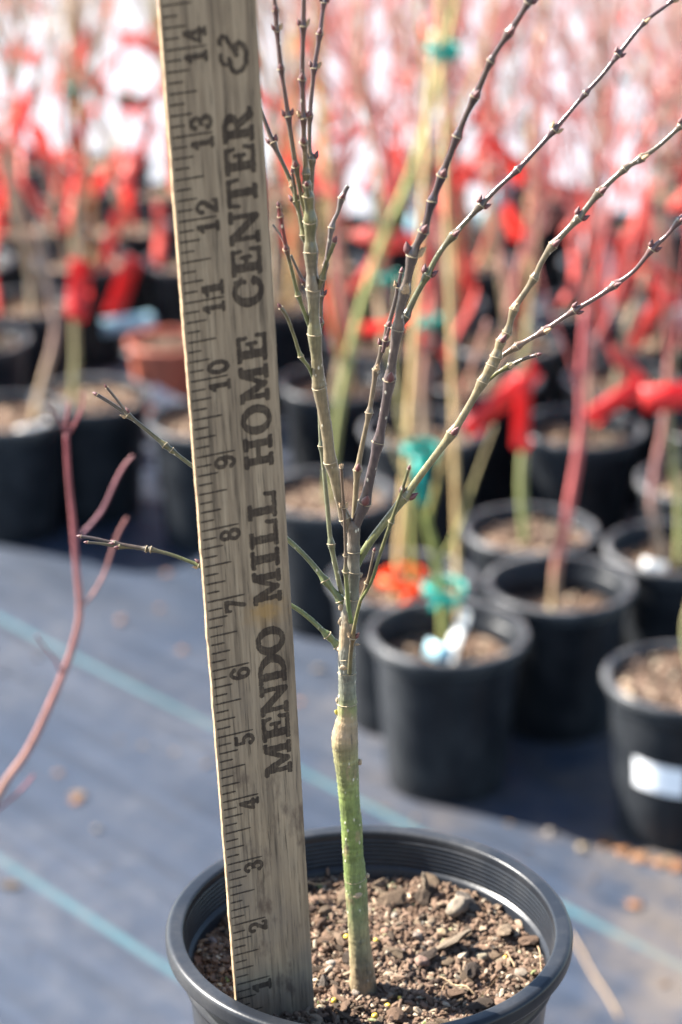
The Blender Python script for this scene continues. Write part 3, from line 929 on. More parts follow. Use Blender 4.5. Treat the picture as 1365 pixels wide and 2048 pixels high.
def branch(pts, y0=0.0, y1=0.0, cols=((0, OLIVE), (1, PURP)), tip=None, seed=0, mat=MAT_TWIG, name='branch', ymid=None, buds=True, ns=10):
    """pts: (px, py, width px, node flag); depth offset runs y0 -> y1 inches from the trunk's plane"""
    global n_node
    rr = random.Random(seed + 50)
    L = [0.0]
    for a, b2 in zip(pts, pts[1:]): L.append(L[-1] + math.hypot(a[0] - b2[0], a[1] - b2[1]))
    P = []
    for q, l in zip(pts, L):
        t = l / L[-1]
        yo = y0 + (y1 - y0) * t
        if ymid is not None: yo += (ymid - (y0 + y1) / 2) * math.sin(math.pi * t)
        w3 = atY(q[0], q[1], YT + yo)
        rad = q[2] * (1.0 if name == 'trunk' else 0.93) / 2 / F * depth(w3) * IN
        p = M(w3) - ORG
        P.append((p.x, p.y, p.z, rad, t))
    per = [max(4, int(math.hypot(a[0] - b2[0], a[1] - b2[1]) / 3.2)) for a, b2 in zip(pts, pts[1:])]
    S = catmull(P, per)
    V = [Vector(s[:3]) for s in S]
    rads = [max(0.0003, s[3]) for s in S]
    # swellings at the nodes
    idx = [0]
    for m in per: idx.append(idx[-1] + m)
    nodes = [(idx[i], pts[i][3]) for i in range(len(pts)) if pts[i][3]]
    acc = [0.0]
    for a, b2 in zip(V, V[1:]): acc.append(acc[-1] + (b2 - a).length)
    mul = [1.0] * len(V)
    for ni, fl in nodes:
        r0 = rads[ni]
        wpx = max(6, r0 * 2 / IN * 150)
        amp = min(0.6, max(0.06, 0.6 - (wpx - 11) * 0.034))
        for i in range(len(V)):
            d = (acc[i] - acc[ni]) / (r0 * 1.5)
            if abs(d) < 3:
                g = math.exp(-(d * d) * (1.0 if d > 0 else 0.45))
                mul[i] = max(mul[i], 1 + amp * g)
    rads = [r * m * (1 + rr.uniform(-.025, .025)) for r, m in zip(rads, mul)]
    kk = 1.0 if name == 'trunk' else 0.6
    cc = [tuple(c * kk for c in grad(cols, s[4])) for s in S]
    vs, fs, cv = tube(V, rads, ns, True, cc, 0.015, seed)
    o = link(name, mesh(name, vs, fs, mat, True, cv), sap)
    for ni, fl in nodes:
        t = (V[min(ni + 1, len(V) - 1)] - V[max(ni - 1, 0)]).normalized()
        r = rads[ni]
        if r < 0.0024 or rr.random() < 0.7:
            add_ring(o, V[ni], (t + Vector((rr.gauss(0, .1), rr.gauss(0, .1), 0))).normalized(), r * 1.0, thin=max(0.16, min(1.2, 0.0014 / r)))
        n_node += 1
        if buds and fl < 2:
            side = t.cross(Vector((0, 1, 0))).normalized()
            if (n_node + seed) % 2: side = t.cross(side).normalized()
            for sg in (-1, 1):
                d = side * sg
                add_bud(o, V[ni] + d * r * 0.8 + t * r * 0.1, (t + d * 0.42).normalized(), max(r * 1.6, 0.0017), 0.85, rr.random() < 0.2)
    if tip:
        t = (V[-1] - V[-3]).normalized()
        r = rads[-1]
        if tip != 'cut':
            add_ring(o, V[-1], t, r * 1.25)
            if tip == 'dry':
                for a in (-0.5, 0.1, 0.6):
                    add_bud(o, V[-1], (t + Vector((a, 0.2 * a, 0))).normalized(), r * 2.2, 0.9, True)
            else:
                add_bud(o, V[-1], t, r * 2.7, 0.95)
        else:
            add_ring(o, V[-1], t, r * 0.95)
    return o

# trunk
tp = [(727, 2008, 62, 0), (726, 1978, 57, 0), (725, 1945, 50, 0), (720, 1890, 44, 0), (717, 1846, 42, 0), (714, 1795, 43, 0), (711, 1752, 42, 2), (706, 1700, 41, 0), (704, 1651, 40, 2), (699, 1600, 42, 0),
      (696, 1554, 45, 0), (692, 1510, 50, 0), (690, 1476, 53, 0), (693, 1450, 46, 0), (695, 1432, 39, 0), (695, 1405, 36, 2), (695, 1375, 34, 0), (695, 1345, 34, 2), (694, 1312, 33, 2), (695, 1280, 32, 0), (697, 1252, 33, 2),
      (699, 1225, 31, 0), (704, 1195, 27, 2), (707, 1160, 23, 0), (707, 1142, 23, 2), (707, 1102, 23, 2), (708, 1072, 24, 0), (707, 1052, 25, 2), (708, 1040, 20, 0)]
Ltr = [0]
for a, b2 in zip(tp, tp[1:]): Ltr.append(Ltr[-1] + math.hypot(a[0] - b2[0], a[1] - b2[1]))
TT = lambda y: next((Ltr[i] + (tp[i][1] - y) / (tp[i][1] - tp[i + 1][1]) * (Ltr[i + 1] - Ltr[i])) / Ltr[-1] for i in range(len(tp) - 1) if tp[i][1] >= y >= tp[i + 1][1])
TRK = [(0, (0.17, 0.125, 0.075)), (TT(1945), (0.22, 0.165, 0.095)), (TT(1870), (0.20, 0.17, 0.085)), (TT(1815), (0.125, 0.145, 0.065)), (TT(1700), (0.13, 0.175, 0.042)), (TT(1600), (0.13, 0.17, 0.042)),
       (TT(1530), (0.155, 0.155, 0.06)), (TT(1495), (0.19, 0.165, 0.075)), (TT(1465), (0.24, 0.175, 0.105)), (TT(1440), (0.23, 0.175, 0.10)), (TT(1415), (0.16, 0.17, 0.06)), (TT(1380), (0.13, 0.135, 0.095)),
       (TT(1300), (0.15, 0.145, 0.115)), (TT(1230), (0.16, 0.14, 0.105)), (TT(1180), (0.10, 0.098, 0.066)), (TT(1110), (0.13, 0.11, 0.08)), (1, (0.10, 0.07, 0.052))]
trunk = branch(tp, 0, 0, TRK, None, 1, MAT_TRUNK, 'trunk', buds=False, ns=28)
# graft callus bulging from the stem, and bark knobs
def knob(px, py, wpx, yo, mat, seed, flat=(1, 0.8, 1.2), name='bark_knob'):
    w3 = atY(px, py, YT + yo)
    r = wpx / 2 / F * depth(w3) * IN
    link(name, rock_mesh(name, seed, flat, 0.05, mat, 3, True), trunk, M(w3) - ORG, None, (r, r, r))
MAT_CALLUS = simple('graft_callus', (0.19, 0.135, 0.08), (0.34, 0.26, 0.17), 260, 0.75, 0.5, 0.0006)
MAT_YELLOW = simple('grafting_wax_remains', (0.50, 0.36, 0.03), (0.45, 0.40, 0.08), 400, 0.6, 0.2)
knob(688, 1466, 36, -0.06, MAT_CALLUS, 1, (1, .8, 1.5), 'graft_callus')
knob(697, 1530, 17, -0.12, MAT_CALLUS, 2); knob(720, 1524, 12, 0, MAT_CALLUS, 3); knob(693, 1548, 13, -0.12, MAT_CALLUS, 4)
knob(675, 1402, 11, 0, MAT_CALLUS, 5, (.7, .7, 1.3)); knob(673, 1424, 11, 0, MAT_YELLOW, 6, (.7, .7, 1.2)); knob(713, 1288, 10, 0, MAT_CALLUS, 7, (1.6, .7, .7))
knob(716, 1790, 20, -0.13, MAT_CALLUS, 8, (1, .6, .8)); knob(734, 1752, 12, -.02, MAT_CALLUS, 9); knob(679, 1300, 16, 0, MAT_CALLUS, 10, (.9, .8, .8)); knob(684, 1243, 17, -.03, MAT_CALLUS, 11); knob(683, 1215, 13, 0, MAT_CALLUS, 12)
knob(688, 1335, 15, -.1, MAT_CALLUS, 13, (1.2, .6, .8)); knob(705, 1250, 14, -.1, MAT_CALLUS, 14); knob(722, 1150, 10, .05, MAT_CALLUS, 15)

B = branch
# left leader
B([(702, 1062, 19, 0), (690, 1035, 20, 2), (680, 1000, 21, 0), (668, 945, 24, 0), (661, 922, 24, 2), (655, 870, 25, 0), (647, 820, 26, 0), (639, 772, 28, 2), (634, 715, 25, 0), (630, 668, 27, 2), (628, 620, 24, 0), (627, 578, 29, 2),
   (624, 540, 24, 0), (622, 503, 27, 2), (621, 470, 22, 0), (621, 442, 25, 2), (619, 412, 19, 0), (617, 392, 17, 2), (614, 368, 13, 2), (613, 347, 12, 2), (610, 300, 11, 0), (608, 285, 11, 1), (607, 235, 11, 1), (605, 158, 11, 1), (606, 100, 10, 0), (607, 52, 11, 1), (609, -40, 9, 0), (611, -110, 9, 1), (615, -200, 7, 0)],
  0, -0.1, ((0, BRN), (.08, TANG), (.22, (0.22, 0.17, 0.095)), (.33, (0.19, 0.175, 0.09)), (.4, (0.20, 0.165, 0.12)), (.5, OLIVE), (.58, (0.14, 0.10, 0.045)), (.65, (.12, .06, .045)), (.72, PURP), (1, PURP)), None, 2)
B([(616, 440, 10, 0), (607, 410, 10, 0), (597, 360, 10, 0), (592, 332, 11, 1), (584, 280, 10, 0), (577, 232, 11, 1), (570, 185, 9, 0), (563, 137, 10, 1), (555, 60, 9, 1), (552, 20, 9, 1), (543, -50, 8, 0), (535, -120, 7, 1)], 0, -0.3, ((0, OLIVE), (.2, (0.14, 0.11, 0.06)), (.4, PURP), (1, PURP)), None, 3)
B([(619, 430, 11, 0), (623, 370, 11, 0), (624, 318, 12, 1), (620, 300, 9, 0), (620, 232, 10, 1), (626, 165, 9, 0), (629, 136, 10, 1), (640, 68, 10, 1), (648, 5, 9, 1), (656, -60, 8, 0), (668, -130, 7, 1)], 0.1, 0.5, ((0, OLIVE), (.25, (0.12, 0.08, 0.05)), (.45, PURP), (1, (0.12, 0.055, 0.07))), None, 4)
B([(621, 505, 11, 0), (608, 470, 11, 2), (600, 430, 10, 0), (593, 402, 11, 1), (586, 372, 10, 1), (565, 325, 9, 0), (547, 285, 10, 1), (527, 232, 8, 0), (508, 180, 8, 1), (495, 140, 7, 0), (480, 95, 6, 1)], 0, 0.5, ((0, OLIVE), (.35, (0.145, 0.125, 0.05)), (.5, (0.10, 0.065, 0.045)), (1, PURP)), 'bud', 5)
B([(593, 402, 7, 0), (589, 370, 7, 0), (585, 345, 7, 0)], -0.05, -0.15, ((0, OLIVE), (1, PURP)), 'bud', 6)
B([(616, 392, 9, 0), (614, 370, 9, 0)], -0.1, -0.3, ((0, OLIVE), (1, OLIVE)), 'bud', 7)
B([(625, 668, 10, 0), (615, 640, 9, 0), (597, 590, 9, 2), (584, 540, 8, 0), (573, 498, 9, 1), (566, 460, 8, 0), (561, 432, 8, 2), (558, 413, 8, 0)], 0, -0.3, ((0, GRN2), (.55, OLIVE), (.65, (0.10, .05, .03)), (.72, REDB), (1, REDB)), 'bud', 8)
B([(573, 498, 5, 0), (562, 473, 5, 0), (546, 449, 5, 0)], -.25, -.1, ((0, BRN), (1, (.07, .06, .05))), 'cut', 9)
B([(621, 580, 8, 0), (609, 566, 8, 1), (596, 540, 6, 0), (582, 510, 6, 0)], .15, .2, ((0, PURP), (1, (.10, .08, .05))), None, 10)
B([(632, 768, 8, 0), (618, 735, 8, 0), (602, 712, 8, 2), (588, 670, 7, 0), (574, 633, 8, 0), (562, 615, 8, 0)], 0, -.2, ((0, GRN2), (.6, OLIVE), (1, (.12, .10, .05))), 'bud', 11)
B([(635, 590, 10, 0), (645, 556, 10, 2), (653, 525, 9, 0), (663, 500, 10, 0), (669, 484, 10, 0)], -.05, -.2, ((0, BRN), (.4, OLIVE), (1, OLIVE)), 'bud', 12)
B([(637, 690, 9, 0), (641, 645, 10, 1), (643, 590, 9, 1), (652, 530, 9, 1), (664, 455, 10, 2), (676, 425, 9, 0), (684, 396, 10, 1), (696, 372, 9, 0)], .3, .5, ((0, OLIVE), (.4, PURP), (.7, (.18, .14, .12)), (1, (.16, .12, .11))), 'cut', 13)
# thin green branch behind the left leader
B([(690, 1212, 12, 0), (680, 1170, 12, 0), (663, 1088, 11, 2), (655, 1010, 10, 0), (648, 940, 9, 0), (643, 892, 9, 2), (640, 840, 8, 0), (638, 790, 7, 0)], .15, .6, ((0, (.17, .18, .09)), (1, (.17, .17, .10))), 'bud', 14)
# short twig in front of the trunk
B([(703, 1245, 11, 0), (698, 1215, 10, 0), (692, 1142, 9, 2), (692, 1110, 7, 2), (690, 1050, 7, 0), (688, 1015, 7, 1), (685, 970, 6, 0), (683, 935, 7, 0)], -.1, -.35, ((0, GREEN), (.25, (.2, .22, .07)), (.4, BRN), (1, (.15, .09, .05))), 'dry', 15)
# low twigs on the right side
B([(700, 1347, 11, 0), (702, 1310, 10, 0), (706, 1275, 10, 1), (712, 1240, 8, 0), (722, 1200, 8, 0), (735, 1166, 8, 2), (743, 1130, 6, 0), (749, 1102, 6, 0)], -.15, -.7, ((0, (.15, .14, .06)), (.3, (.2, .13, .06)), (.5, (.19, .20, .05)), (.7, (.2, .13, .06)), (1, BRN)), 'bud', 16)
B([(722, 1200, 7, 0), (742, 1165, 8, 0), (760, 1110, 8, 0), (783, 1043, 8, 2), (803, 985, 7, 0), (818, 938, 7, 0)], -.5, -1.1, ((0, (.19, .20, .06)), (.5, OLIVE), (1, OLIVE)), 'bud', 17)
# two long side branches that pass behind the ruler
B([(692, 1215, 15, 0), (682, 1200, 15, 2), (666, 1180, 13, 0), (651, 1161, 13, 2), (620, 1122, 11, 0), (580, 1083, 11, 0), (520, 1035, 10, 0), (450, 980, 9, 1), (385, 932, 9, 0), (343, 900, 9, 2), (330, 890, 10, 2), (290, 857, 9, 0), (256, 830, 9, 1), (220, 805, 8, 0), (195, 790, 8, 0)],
  .1, .9, ((0, (.15, .19, .07)), (.5, (.15, .15, .05)), (.8, (.14, .12, .05)), (1, (.09, .06, .045))), 'bud', 18)
B([(256, 830, 6, 0), (236, 802, 6, 0), (214, 775, 6, 0)], .8, .75, ((0, BRN), (1, (.09, .06, .045))), 'bud', 19)
B([(688, 1303, 14, 0), (675, 1290, 14, 2), (655, 1270, 12, 2), (620, 1237, 11, 0), (585, 1212, 10, 0), (520, 1178, 9, 0), (460, 1152, 9, 1), (398, 1130, 8, 1), (345, 1110, 8, 0), (302, 1099, 9, 2), (293, 1098, 9, 2), (230, 1086, 7, 1), (190, 1077, 7, 0), (163, 1073, 7, 0)],
  .1, .7, ((0, (.15, .19, .06)), (.6, (.14, .15, .045)), (.8, (.10, .07, .045)), (1, (.07, .05, .045))), 'bud', 20)
B([(293, 1099, 7, 0), (262, 1095, 7, 0), (238, 1093, 8, 1), (200, 1087, 6, 0), (176, 1085, 6, 0)], .66, .55, ((0, (.15, .14, .05)), (1, (.09, .07, .045))), 'bud', 21)
# dark right-hand leader
B([(709, 1060, 20, 0), (716, 1040, 23, 0), (730, 1004, 22, 1), (742, 950, 21, 0), (757, 884, 20, 2), (768, 830, 20, 0), (780, 758, 21, 1), (787, 710, 20, 0), (796, 657, 22, 2), (801, 620, 19, 0), (810, 582, 18, 1), (818, 545, 18, 0), (826, 510, 20, 1), (835, 488, 17, 0), (848, 462, 16, 1), (865, 402, 15, 2), (885, 350, 15, 1),
   (915, 272, 14, 2), (932, 232, 13, 0), (951, 192, 15, 1), (982, 122, 12, 2), (1000, 92, 12, 0), (1019, 65, 14, 1), (1058, 4, 12, 1), (1090, -50, 10, 0), (1120, -110, 9, 1)],
  0, -.9, ((0, (.11, .08, .07)), (.15, (.10, .07, .07)), (.4, (.15, .11, .085)), (.55, DPURP), (.7, (.10, .06, .05)), (1, (.105, .055, .05))), None, 22)
B([(708, 1050, 13, 0), (711, 1000, 12, 0), (716, 940, 13, 1), (726, 885, 11, 0), (739, 825, 11, 2), (748, 770, 11, 0), (753, 740, 11, 1), (766, 692, 10, 1), (777, 652, 10, 1), (788, 612, 9, 0), (797, 575, 8, 1), (803, 545, 8, 0)], .2, .5, ((0, TANG), (.4, (.22, .165, .10)), (.7, (.14, .10, .07)), (1, DPURP)), 'bud', 23)
B([(766, 705, 8, 0), (772, 680, 8, 1), (779, 655, 7, 0)], .3, .3, ((0, PURP), (1, PURP)), None, 31)
B([(797, 657, 14, 0), (812, 632, 14, 2), (832, 592, 13, 0), (855, 550, 13, 1), (880, 505, 12, 0), (907, 471, 13, 1), (935, 440, 11, 0), (962, 411, 12, 1), (1000, 372, 10, 0), (1036, 339, 11, 2), (1070, 303, 10, 0), (1108, 261, 11, 1), (1140, 224, 9, 0), (1172, 186, 10, 2), (1205, 150, 9, 0), (1236, 110, 10, 1), (1291, 43, 9, 1), (1345, 0, 8, 1), (1400, -70, 7, 0)],
  0, .8, ((0, (.08, .06, .045)), (.12, (.13, .13, .045)), (.25, (.13, .10, .05)), (.4, PURP), (1, PURP)), None, 24)
# long right-hand branch
B([(706, 1150, 16, 0), (720, 1118, 18, 0), (742, 1082, 18, 0), (770, 1045, 18, 0), (810, 993, 17, 1), (857, 930, 16, 0), (905, 866, 17, 1), (935, 818, 16, 0), (966, 763, 18, 2), (985, 730, 20, 2), (993, 712, 18, 2), (1003, 682, 15, 1), (1015, 664, 14, 2), (1029, 618, 14, 1), (1050, 585, 13, 0), (1069, 556, 13, 2), (1085, 522, 13, 0), (1107, 490, 14, 1), (1158, 435, 13, 1), (1200, 384, 13, 1),
   (1250, 338, 11, 2), (1284, 316, 12, 1), (1320, 290, 10, 0), (1362, 252, 10, 1), (1420, 200, 9, 0)],
  .1, .4, ((0, (.13, .17, .06)), (.12, (.24, .22, .09)), (.35, TANG), (.55, (.24, .18, .10)), (.75, (.15, .11, .07)), (1, (.17, .12, .075))), None, 25)
B([(985, 732, 12, 0), (1005, 712, 11, 0), (1036, 692, 12, 2), (1062, 677, 11, 0), (1090, 661, 12, 1), (1120, 640, 10, 0), (1149, 621, 11, 1), (1190, 597, 10, 0), (1230, 570, 12, 1), (1268, 542, 9, 0), (1305, 498, 11, 1), (1335, 470, 9, 0), (1360, 441, 11, 1), (1400, 400, 8, 0)],
  .4, .1, ((0, (.24, .17, .10)), (.25, (.18, .10, .08)), (1, (.14, .065, .065))), None, 26)
B([(972, 765, 9, 0), (995, 746, 9, 0), (1020, 732, 10, 1), (1048, 718, 8, 0), (1074, 710, 8, 0)], .4, .2, ((0, (.24, .22, .08)), (.4, OLIVE), (1, PURP)), 'bud', 27)

# ------------------------------------------------------------------ background: shared meshes
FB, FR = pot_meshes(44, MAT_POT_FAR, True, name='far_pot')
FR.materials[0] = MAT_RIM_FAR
TB, TR_ = pot_meshes(40, MAT_TERRA, False, name='terracotta_pot')
def soil_far(seed):
    rr = random.Random(seed); p1, p2 = rr.uniform(0, 6), rr.uniform(0, 6)
    hf = lambda x, y: 0.09 * math.sin(x * 2.3 + p1) * math.cos(y * 2.1 + p2) + 0.05 * math.sin(x * 7 + y * 5 + p2) + 0.04 * math.sin(x * 13 - y * 11 + p1)
    me = soil_mesh(2.48, MAT_SOIL, 14, 36, 0, hf, 'far_soil')
    return me
SOILS = [soil_far(i) for i in range(3)]
def far_crumbs(seed):
    vs, fs = crumbs(260, 2.35, lambda x, y: 0.05, 0.05, 0.13, seed)
    return mesh('soil_chunks', vs, fs, MAT_CRUMB, smooth=False)
CRUMBS = [far_crumbs(i + 70) for i in range(2)]
def make_pot(loc, label, group, terra=False, sc=1.0, soil_drop=0.8, lean=0.0, spin=0.0, chunks=True):
    e = empty('nursery_pot', loc)
    tag(e, label, 'pot', group)
    e.rotation_euler = (lean, 0, spin)
    e.scale = (sc, sc, sc)
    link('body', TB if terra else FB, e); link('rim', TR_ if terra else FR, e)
    s = link('soil', SOILS[int(spin * 7) % 3], e, (0, 0, (POT_H - soil_drop) * IN))
    if soil_drop > 1.0:
        s.scale = (0.975, 0.975, 1)
    if chunks:
        c = link('soil_chunks', CRUMBS[int(spin * 5) % 2], s); tag(c, kind='stuff')
    return e
PLACED = []
def pot_at_base(px, py_front, label, group=None, **kw):
    """the visible front of the base circle sits at pixel (px, py_front) on the ground cloth"""
    g = ground(px, py_front)
    d = Vector((g.x, g.y)).normalized()
    sc = kw.get('sc', 1.0)
    c = Vector((g.x, g.y)) + d * 2.1 * sc
    PLACED.append((c.x, c.y))
    make_pot(M((c.x, c.y, -CAMH)), label, group, **kw)
    return c, (POT_H - kw.get('soil_drop', 0.8)) * sc - CAMH

def stemtube(pts, Y, cols, ns=8, ystep=0.0, org=None):
    """pts (px, py, width px) on the vertical plane Y inches ahead (+ ystep per inch of height)"""
    P = []
    z0 = None
    for q in pts:
        w3 = atY(q[0], q[1], Y)
        if z0 is None: z0 = w3.z
        if ystep: w3 = atY(q[0], q[1], Y + ystep * (w3.z - z0))
        r = q[2] * (0.62 if Y > 60 else 0.60) / 2 / F * depth(w3) * IN
        p = M(w3) - org
        P.append((p.x, p.y, p.z, r, 0))
    S = catmull(P, 8)
    V = [Vector(s[:3]) for s in S]
    n = len(V)
    return tube(V, [max(.0006, s[3]) for s in S], ns, True, [grad(cols, i / (n - 1)) for i in range(n)], 0.03, int(abs(pts[0][0])))
def hand_sapling(name, label, cat, stems, Y, group=None, base=None):
    """stems: list of (part name, pts, colour stops)"""
    p0 = stems[0][1][0]
    org = M(atY(p0[0], p0[1], Y)) if base is None else base
    e = empty(name, org)
    tag(e, label, cat, group)
    for nm, pts, cols, *ys in stems:
        vs, fs, cc = stemtube(pts, Y, cols, 8, ys[0] if ys else 0.0, org)
        link(nm, mesh(nm, vs, fs, MAT_STEM, True, cc), e)
    return e

# strip-shaped plant tags: a curved plastic strip with a rounded end and a slot, real thickness
def strip_mesh(name, L, wd, mat, bend=0.25, thick=0.0006, tail=True, seed=0):
    rr = random.Random(seed)
    n = 14
    front = []
    for i in range(n + 1):
        t = i / n
        y = -t * L
        w = wd / 2
        if t > 0.93: w *= math.sqrt(max(0.05, 1 - ((t - 0.93) / 0.07) ** 2 * 0.75))
        if tail and t < 0.25: w *= 0.35 + 0.65 * (t / 0.25) ** 1.5
        z = bend * L * (t * t - 0.3 * t) + 0.004 * math.sin(t * 5 + seed)
        front.append((w, y, z))
    vs, fs = [], []
    for (w, y, z) in front:
        for x, dz in ((-w, 0), (0, 0.0012), (w, 0), (w, -thick), (0, 0.0012 - thick), (-w, -thick)):
            vs.append((x, z + dz, y))
    for i in range(n):
        for k in range(6):
            k2 = (k + 1) % 6
            fs.append((i * 6 + k, i * 6 + k2, (i + 1) * 6 + k2, (i + 1) * 6 + k))
    fs.append((5, 4, 3, 2, 1, 0)); fs.append(tuple(n * 6 + k for k in range(6)))
    return mesh(name, vs, fs, mat)
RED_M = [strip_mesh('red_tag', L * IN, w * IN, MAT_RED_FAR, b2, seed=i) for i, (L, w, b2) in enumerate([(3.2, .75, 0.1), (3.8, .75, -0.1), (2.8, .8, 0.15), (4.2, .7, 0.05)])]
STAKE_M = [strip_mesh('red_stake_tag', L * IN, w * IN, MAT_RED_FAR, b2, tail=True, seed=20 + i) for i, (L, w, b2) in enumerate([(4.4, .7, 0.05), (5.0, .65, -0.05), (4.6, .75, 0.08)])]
def big_strip(name, px0, py0, px1, py1, wpx, Y, mat, label, cat='plant tag', group=None, dy=0.6, bend=0.05, face=(0, -1, 0.25)):
    """a strip hanging from pixel 0 to pixel 1 at Y inches"""
    a, b2 = atY(px0, py0, Y), atY(px1, py1, Y - dy)
    A, Bm = M(a), M(b2)
    L = (Bm - A).length
    wd = wpx / F * depth(a) * IN
    me = strip_mesh(name, L, wd, mat, bend, tail=False, seed=int(px0))
    o = link(name, me, None, A)
    d = -(Bm - A).normalized()
    f = (Vector(face) - d * Vector(face).dot(d)).normalized()
    x = f.cross(d).normalized()
    R3 = Matrix((x, -f, d)).transposed()
    if R3.determinant() < 0: R3 = Matrix((-x, -f, d)).transposed()
    o.rotation_euler = R3.to_euler()
    tag(o, label, cat, group)
    return o
def tie_mesh(name, mat, r, seed, hang=1.0):
    """a wrapped loop of tape with a knot and two loose ends"""
    rr = random.Random(seed)
    vs, fs = [], []
    n = 18
    def band(path, hw):
        o = len(vs)
        for (x, y, z) in path:
            l = math.hypot(x, y) or 1
            vs.append((x, y, z - hw)); vs.append((x, y, z + hw))
            vs.append((x * (1 - .0008 / l), y * (1 - .0008 / l), z + hw)); vs.append((x * (1 - .0008 / l), y * (1 - .0008 / l), z - hw))
        for i in range(len(path) - 1):
            for k in range(4):
                k2 = (k + 1) % 4
                fs.append((o + i * 4 + k, o + i * 4 + k2, o + (i + 1) * 4 + k2, o + (i + 1) * 4 + k))
    loop = [(r * 1.25 * math.cos(6.283 * i / n), r * math.sin(6.283 * i / n), 0.12 * r * math.sin(12.566 * i / n)) for i in range(n + 1)]
    band(loop, 0.0035)
    for sg in (-1, 1):
        e = []
        for i in range(7):
            t = i / 6
            e.append((sg * r * (0.15 + 0.55 * t), -r * (1.02 + 0.3 * math.sin(t * 3)), -0.002 - hang * 0.5 * r * t * t))
        band(e, 0.0028)
    return mesh(name, vs, fs, mat)
TIE = tie_mesh('teal_tie', MAT_TEAL, 0.011, 1)
TIE_O = tie_mesh('orange_tie', MAT_ORANGE, 0.013, 2)
def tie(px, py, Y, sc, label, me=TIE, name='plant_tie', group=None, rz=0.0):
    o = link(name, me, None, M(atY(px, py, Y)), (0.12, 0.1, rz), (sc, sc, sc))
    tag(o, label, 'plant tie', group)
    return o
def stake(pts, Y, wpx, label, group=None, ystep=0.0):
    """bamboo cane with raised joints"""
    a, b2 = M(atY(pts[0][0], pts[0][1], Y)), M(atY(pts[1][0], pts[1][1], Y + ystep))
    L = (b2 - a).length
    r = 0.47 * wpx / 2 / F * depth(atY(pts[0][0], pts[0][1], Y)) * IN
    n = 60
    V, Rr = [], []
    dv = (b2 - a).normalized()
    side = dv.orthogonal().normalized()
    for i in range(n + 1):
        t = i / n
        s = t * L
        k = (s / 0.13) % 1
        V.append(dv * s + side * 0.002 * math.sin(t * 5))
        Rr.append(r * (1 + 0.16 * math.exp(-((k - 0.5) / 0.03) ** 2)) * (1 - 0.12 * t))
    vs, fs, _ = tube(V, Rr, 10)
    o = link('bamboo_stake', mesh('bamboo_stake', vs, fs, MAT_BAMBOO), None, a)
    tag(o, label, 'stake', group)
    return o

# ------------------------------------------------------------------ the nearer pots, one by one
YGREEN, PINK, PALER, TANS, GRYS = (0.22, 0.24, 0.05), (0.42, 0.10, 0.09), (0.36, 0.14, 0.11), (0.34, 0.25, 0.14), (0.22, 0.18, 0.15)
cA, sA = pot_at_base(890, 1612, 'black nursery pot with bamboo cane, green tape and upright white tag', None, sc=1.02, soil_drop=1.25, spin=0.3)
cB, sB = pot_at_base(1108, 1490, 'black nursery pot holding a pink stem, behind the one with green tape', None, soil_drop=1.5, spin=0.9)
cC, sC = pot_at_base(1350, 1708, 'black nursery pot with a blank white sticker on its side', None, sc=1.0, soil_drop=0.32, spin=1.7)
cD, sD = pot_at_base(1335, 1408, 'black nursery pot at the far side of the stickered pot', None, sc=1.0, soil_drop=0.9, spin=2.1)
cE, sE = pot_at_base(1052, 1350, 'black nursery pot with a plain green stem and pale soil', None, sc=0.96, soil_drop=0.7, spin=2.6)
cG, sG = pot_at_base(803, 1480, 'black nursery pot with orange tape tied to its bamboo cane', None, sc=1.0, soil_drop=1.0, spin=0.2)
cF, sF = pot_at_base(655, 1280, 'dusty black nursery pot behind the trunk of the measured sapling', None, sc=1.0, soil_drop=0.6, spin=1.2)
cH, sH = pot_at_base(195, 1052, 'black nursery pot with sunlit tan soil left of the terracotta pot', None, sc=1.0, soil_drop=0.5, spin=0.5)
cI, sI = pot_at_base(35, 1092, 'black nursery pot with a bright worn rim beyond the teal line', None, sc=1.0, soil_drop=0.6, spin=1.4)
cJ, sJ = pot_at_base(425, 1110, 'grey dusted black nursery pot behind the wooden ruler', None, sc=1.0, soil_drop=0.6, spin=2.4)
cT, sT = pot_at_base(345, 870, 'terracotta coloured plastic pot among the black ones', None, terra=True, sc=0.80, soil_drop=0.6, spin=1.1)

# sticker on pot C: curved patch a hair off the wall
def sticker(c, sc):
    vs, fs = [], []
    n, m = 14, 6
    base = M((c.x, c.y, -CAMH))
    for side in (0, 1):
        for j in range(m + 1):
            for i in range(n + 1):
                a = math.radians(-139 + 44 * i / n)
                z = 2.5 + 1.08 * j / m - 0.1 * (i / n)
                r = (2.13 + (2.56 - 2.13) * (z / 4.9) + 0.055 - 0.02 * side) * sc
                vs.append((r * math.cos(a) * IN, r * math.sin(a) * IN, z * IN))
    k = (n + 1) * (m + 1)
    for j in range(m):
        for i in range(n):
            a = j * (n + 1) + i
            fs.append((a, a + 1, a + n + 2, a + n + 1)); fs.append((k + a, k + a + n + 1, k + a + n + 2, k + a + 1))
    o = link('blank_sticker', mesh('blank_sticker', vs, fs, MAT_PAPER), None, base)
    tag(o, 'blank white paper sticker on the side of a black pot', 'sticker')
sticker(cC, 1.0)

def soilpx(c, s, dx=0.0):           # the pixel where a stem leaves the soil
    v = Vector((c.x + dx, c.y, s))
    x, y, z = v.x, -(v.z * CT + v.y * ST) , v.y * CT - v.z * ST
    return F * x / z + W / 2, F * y / z + H / 2
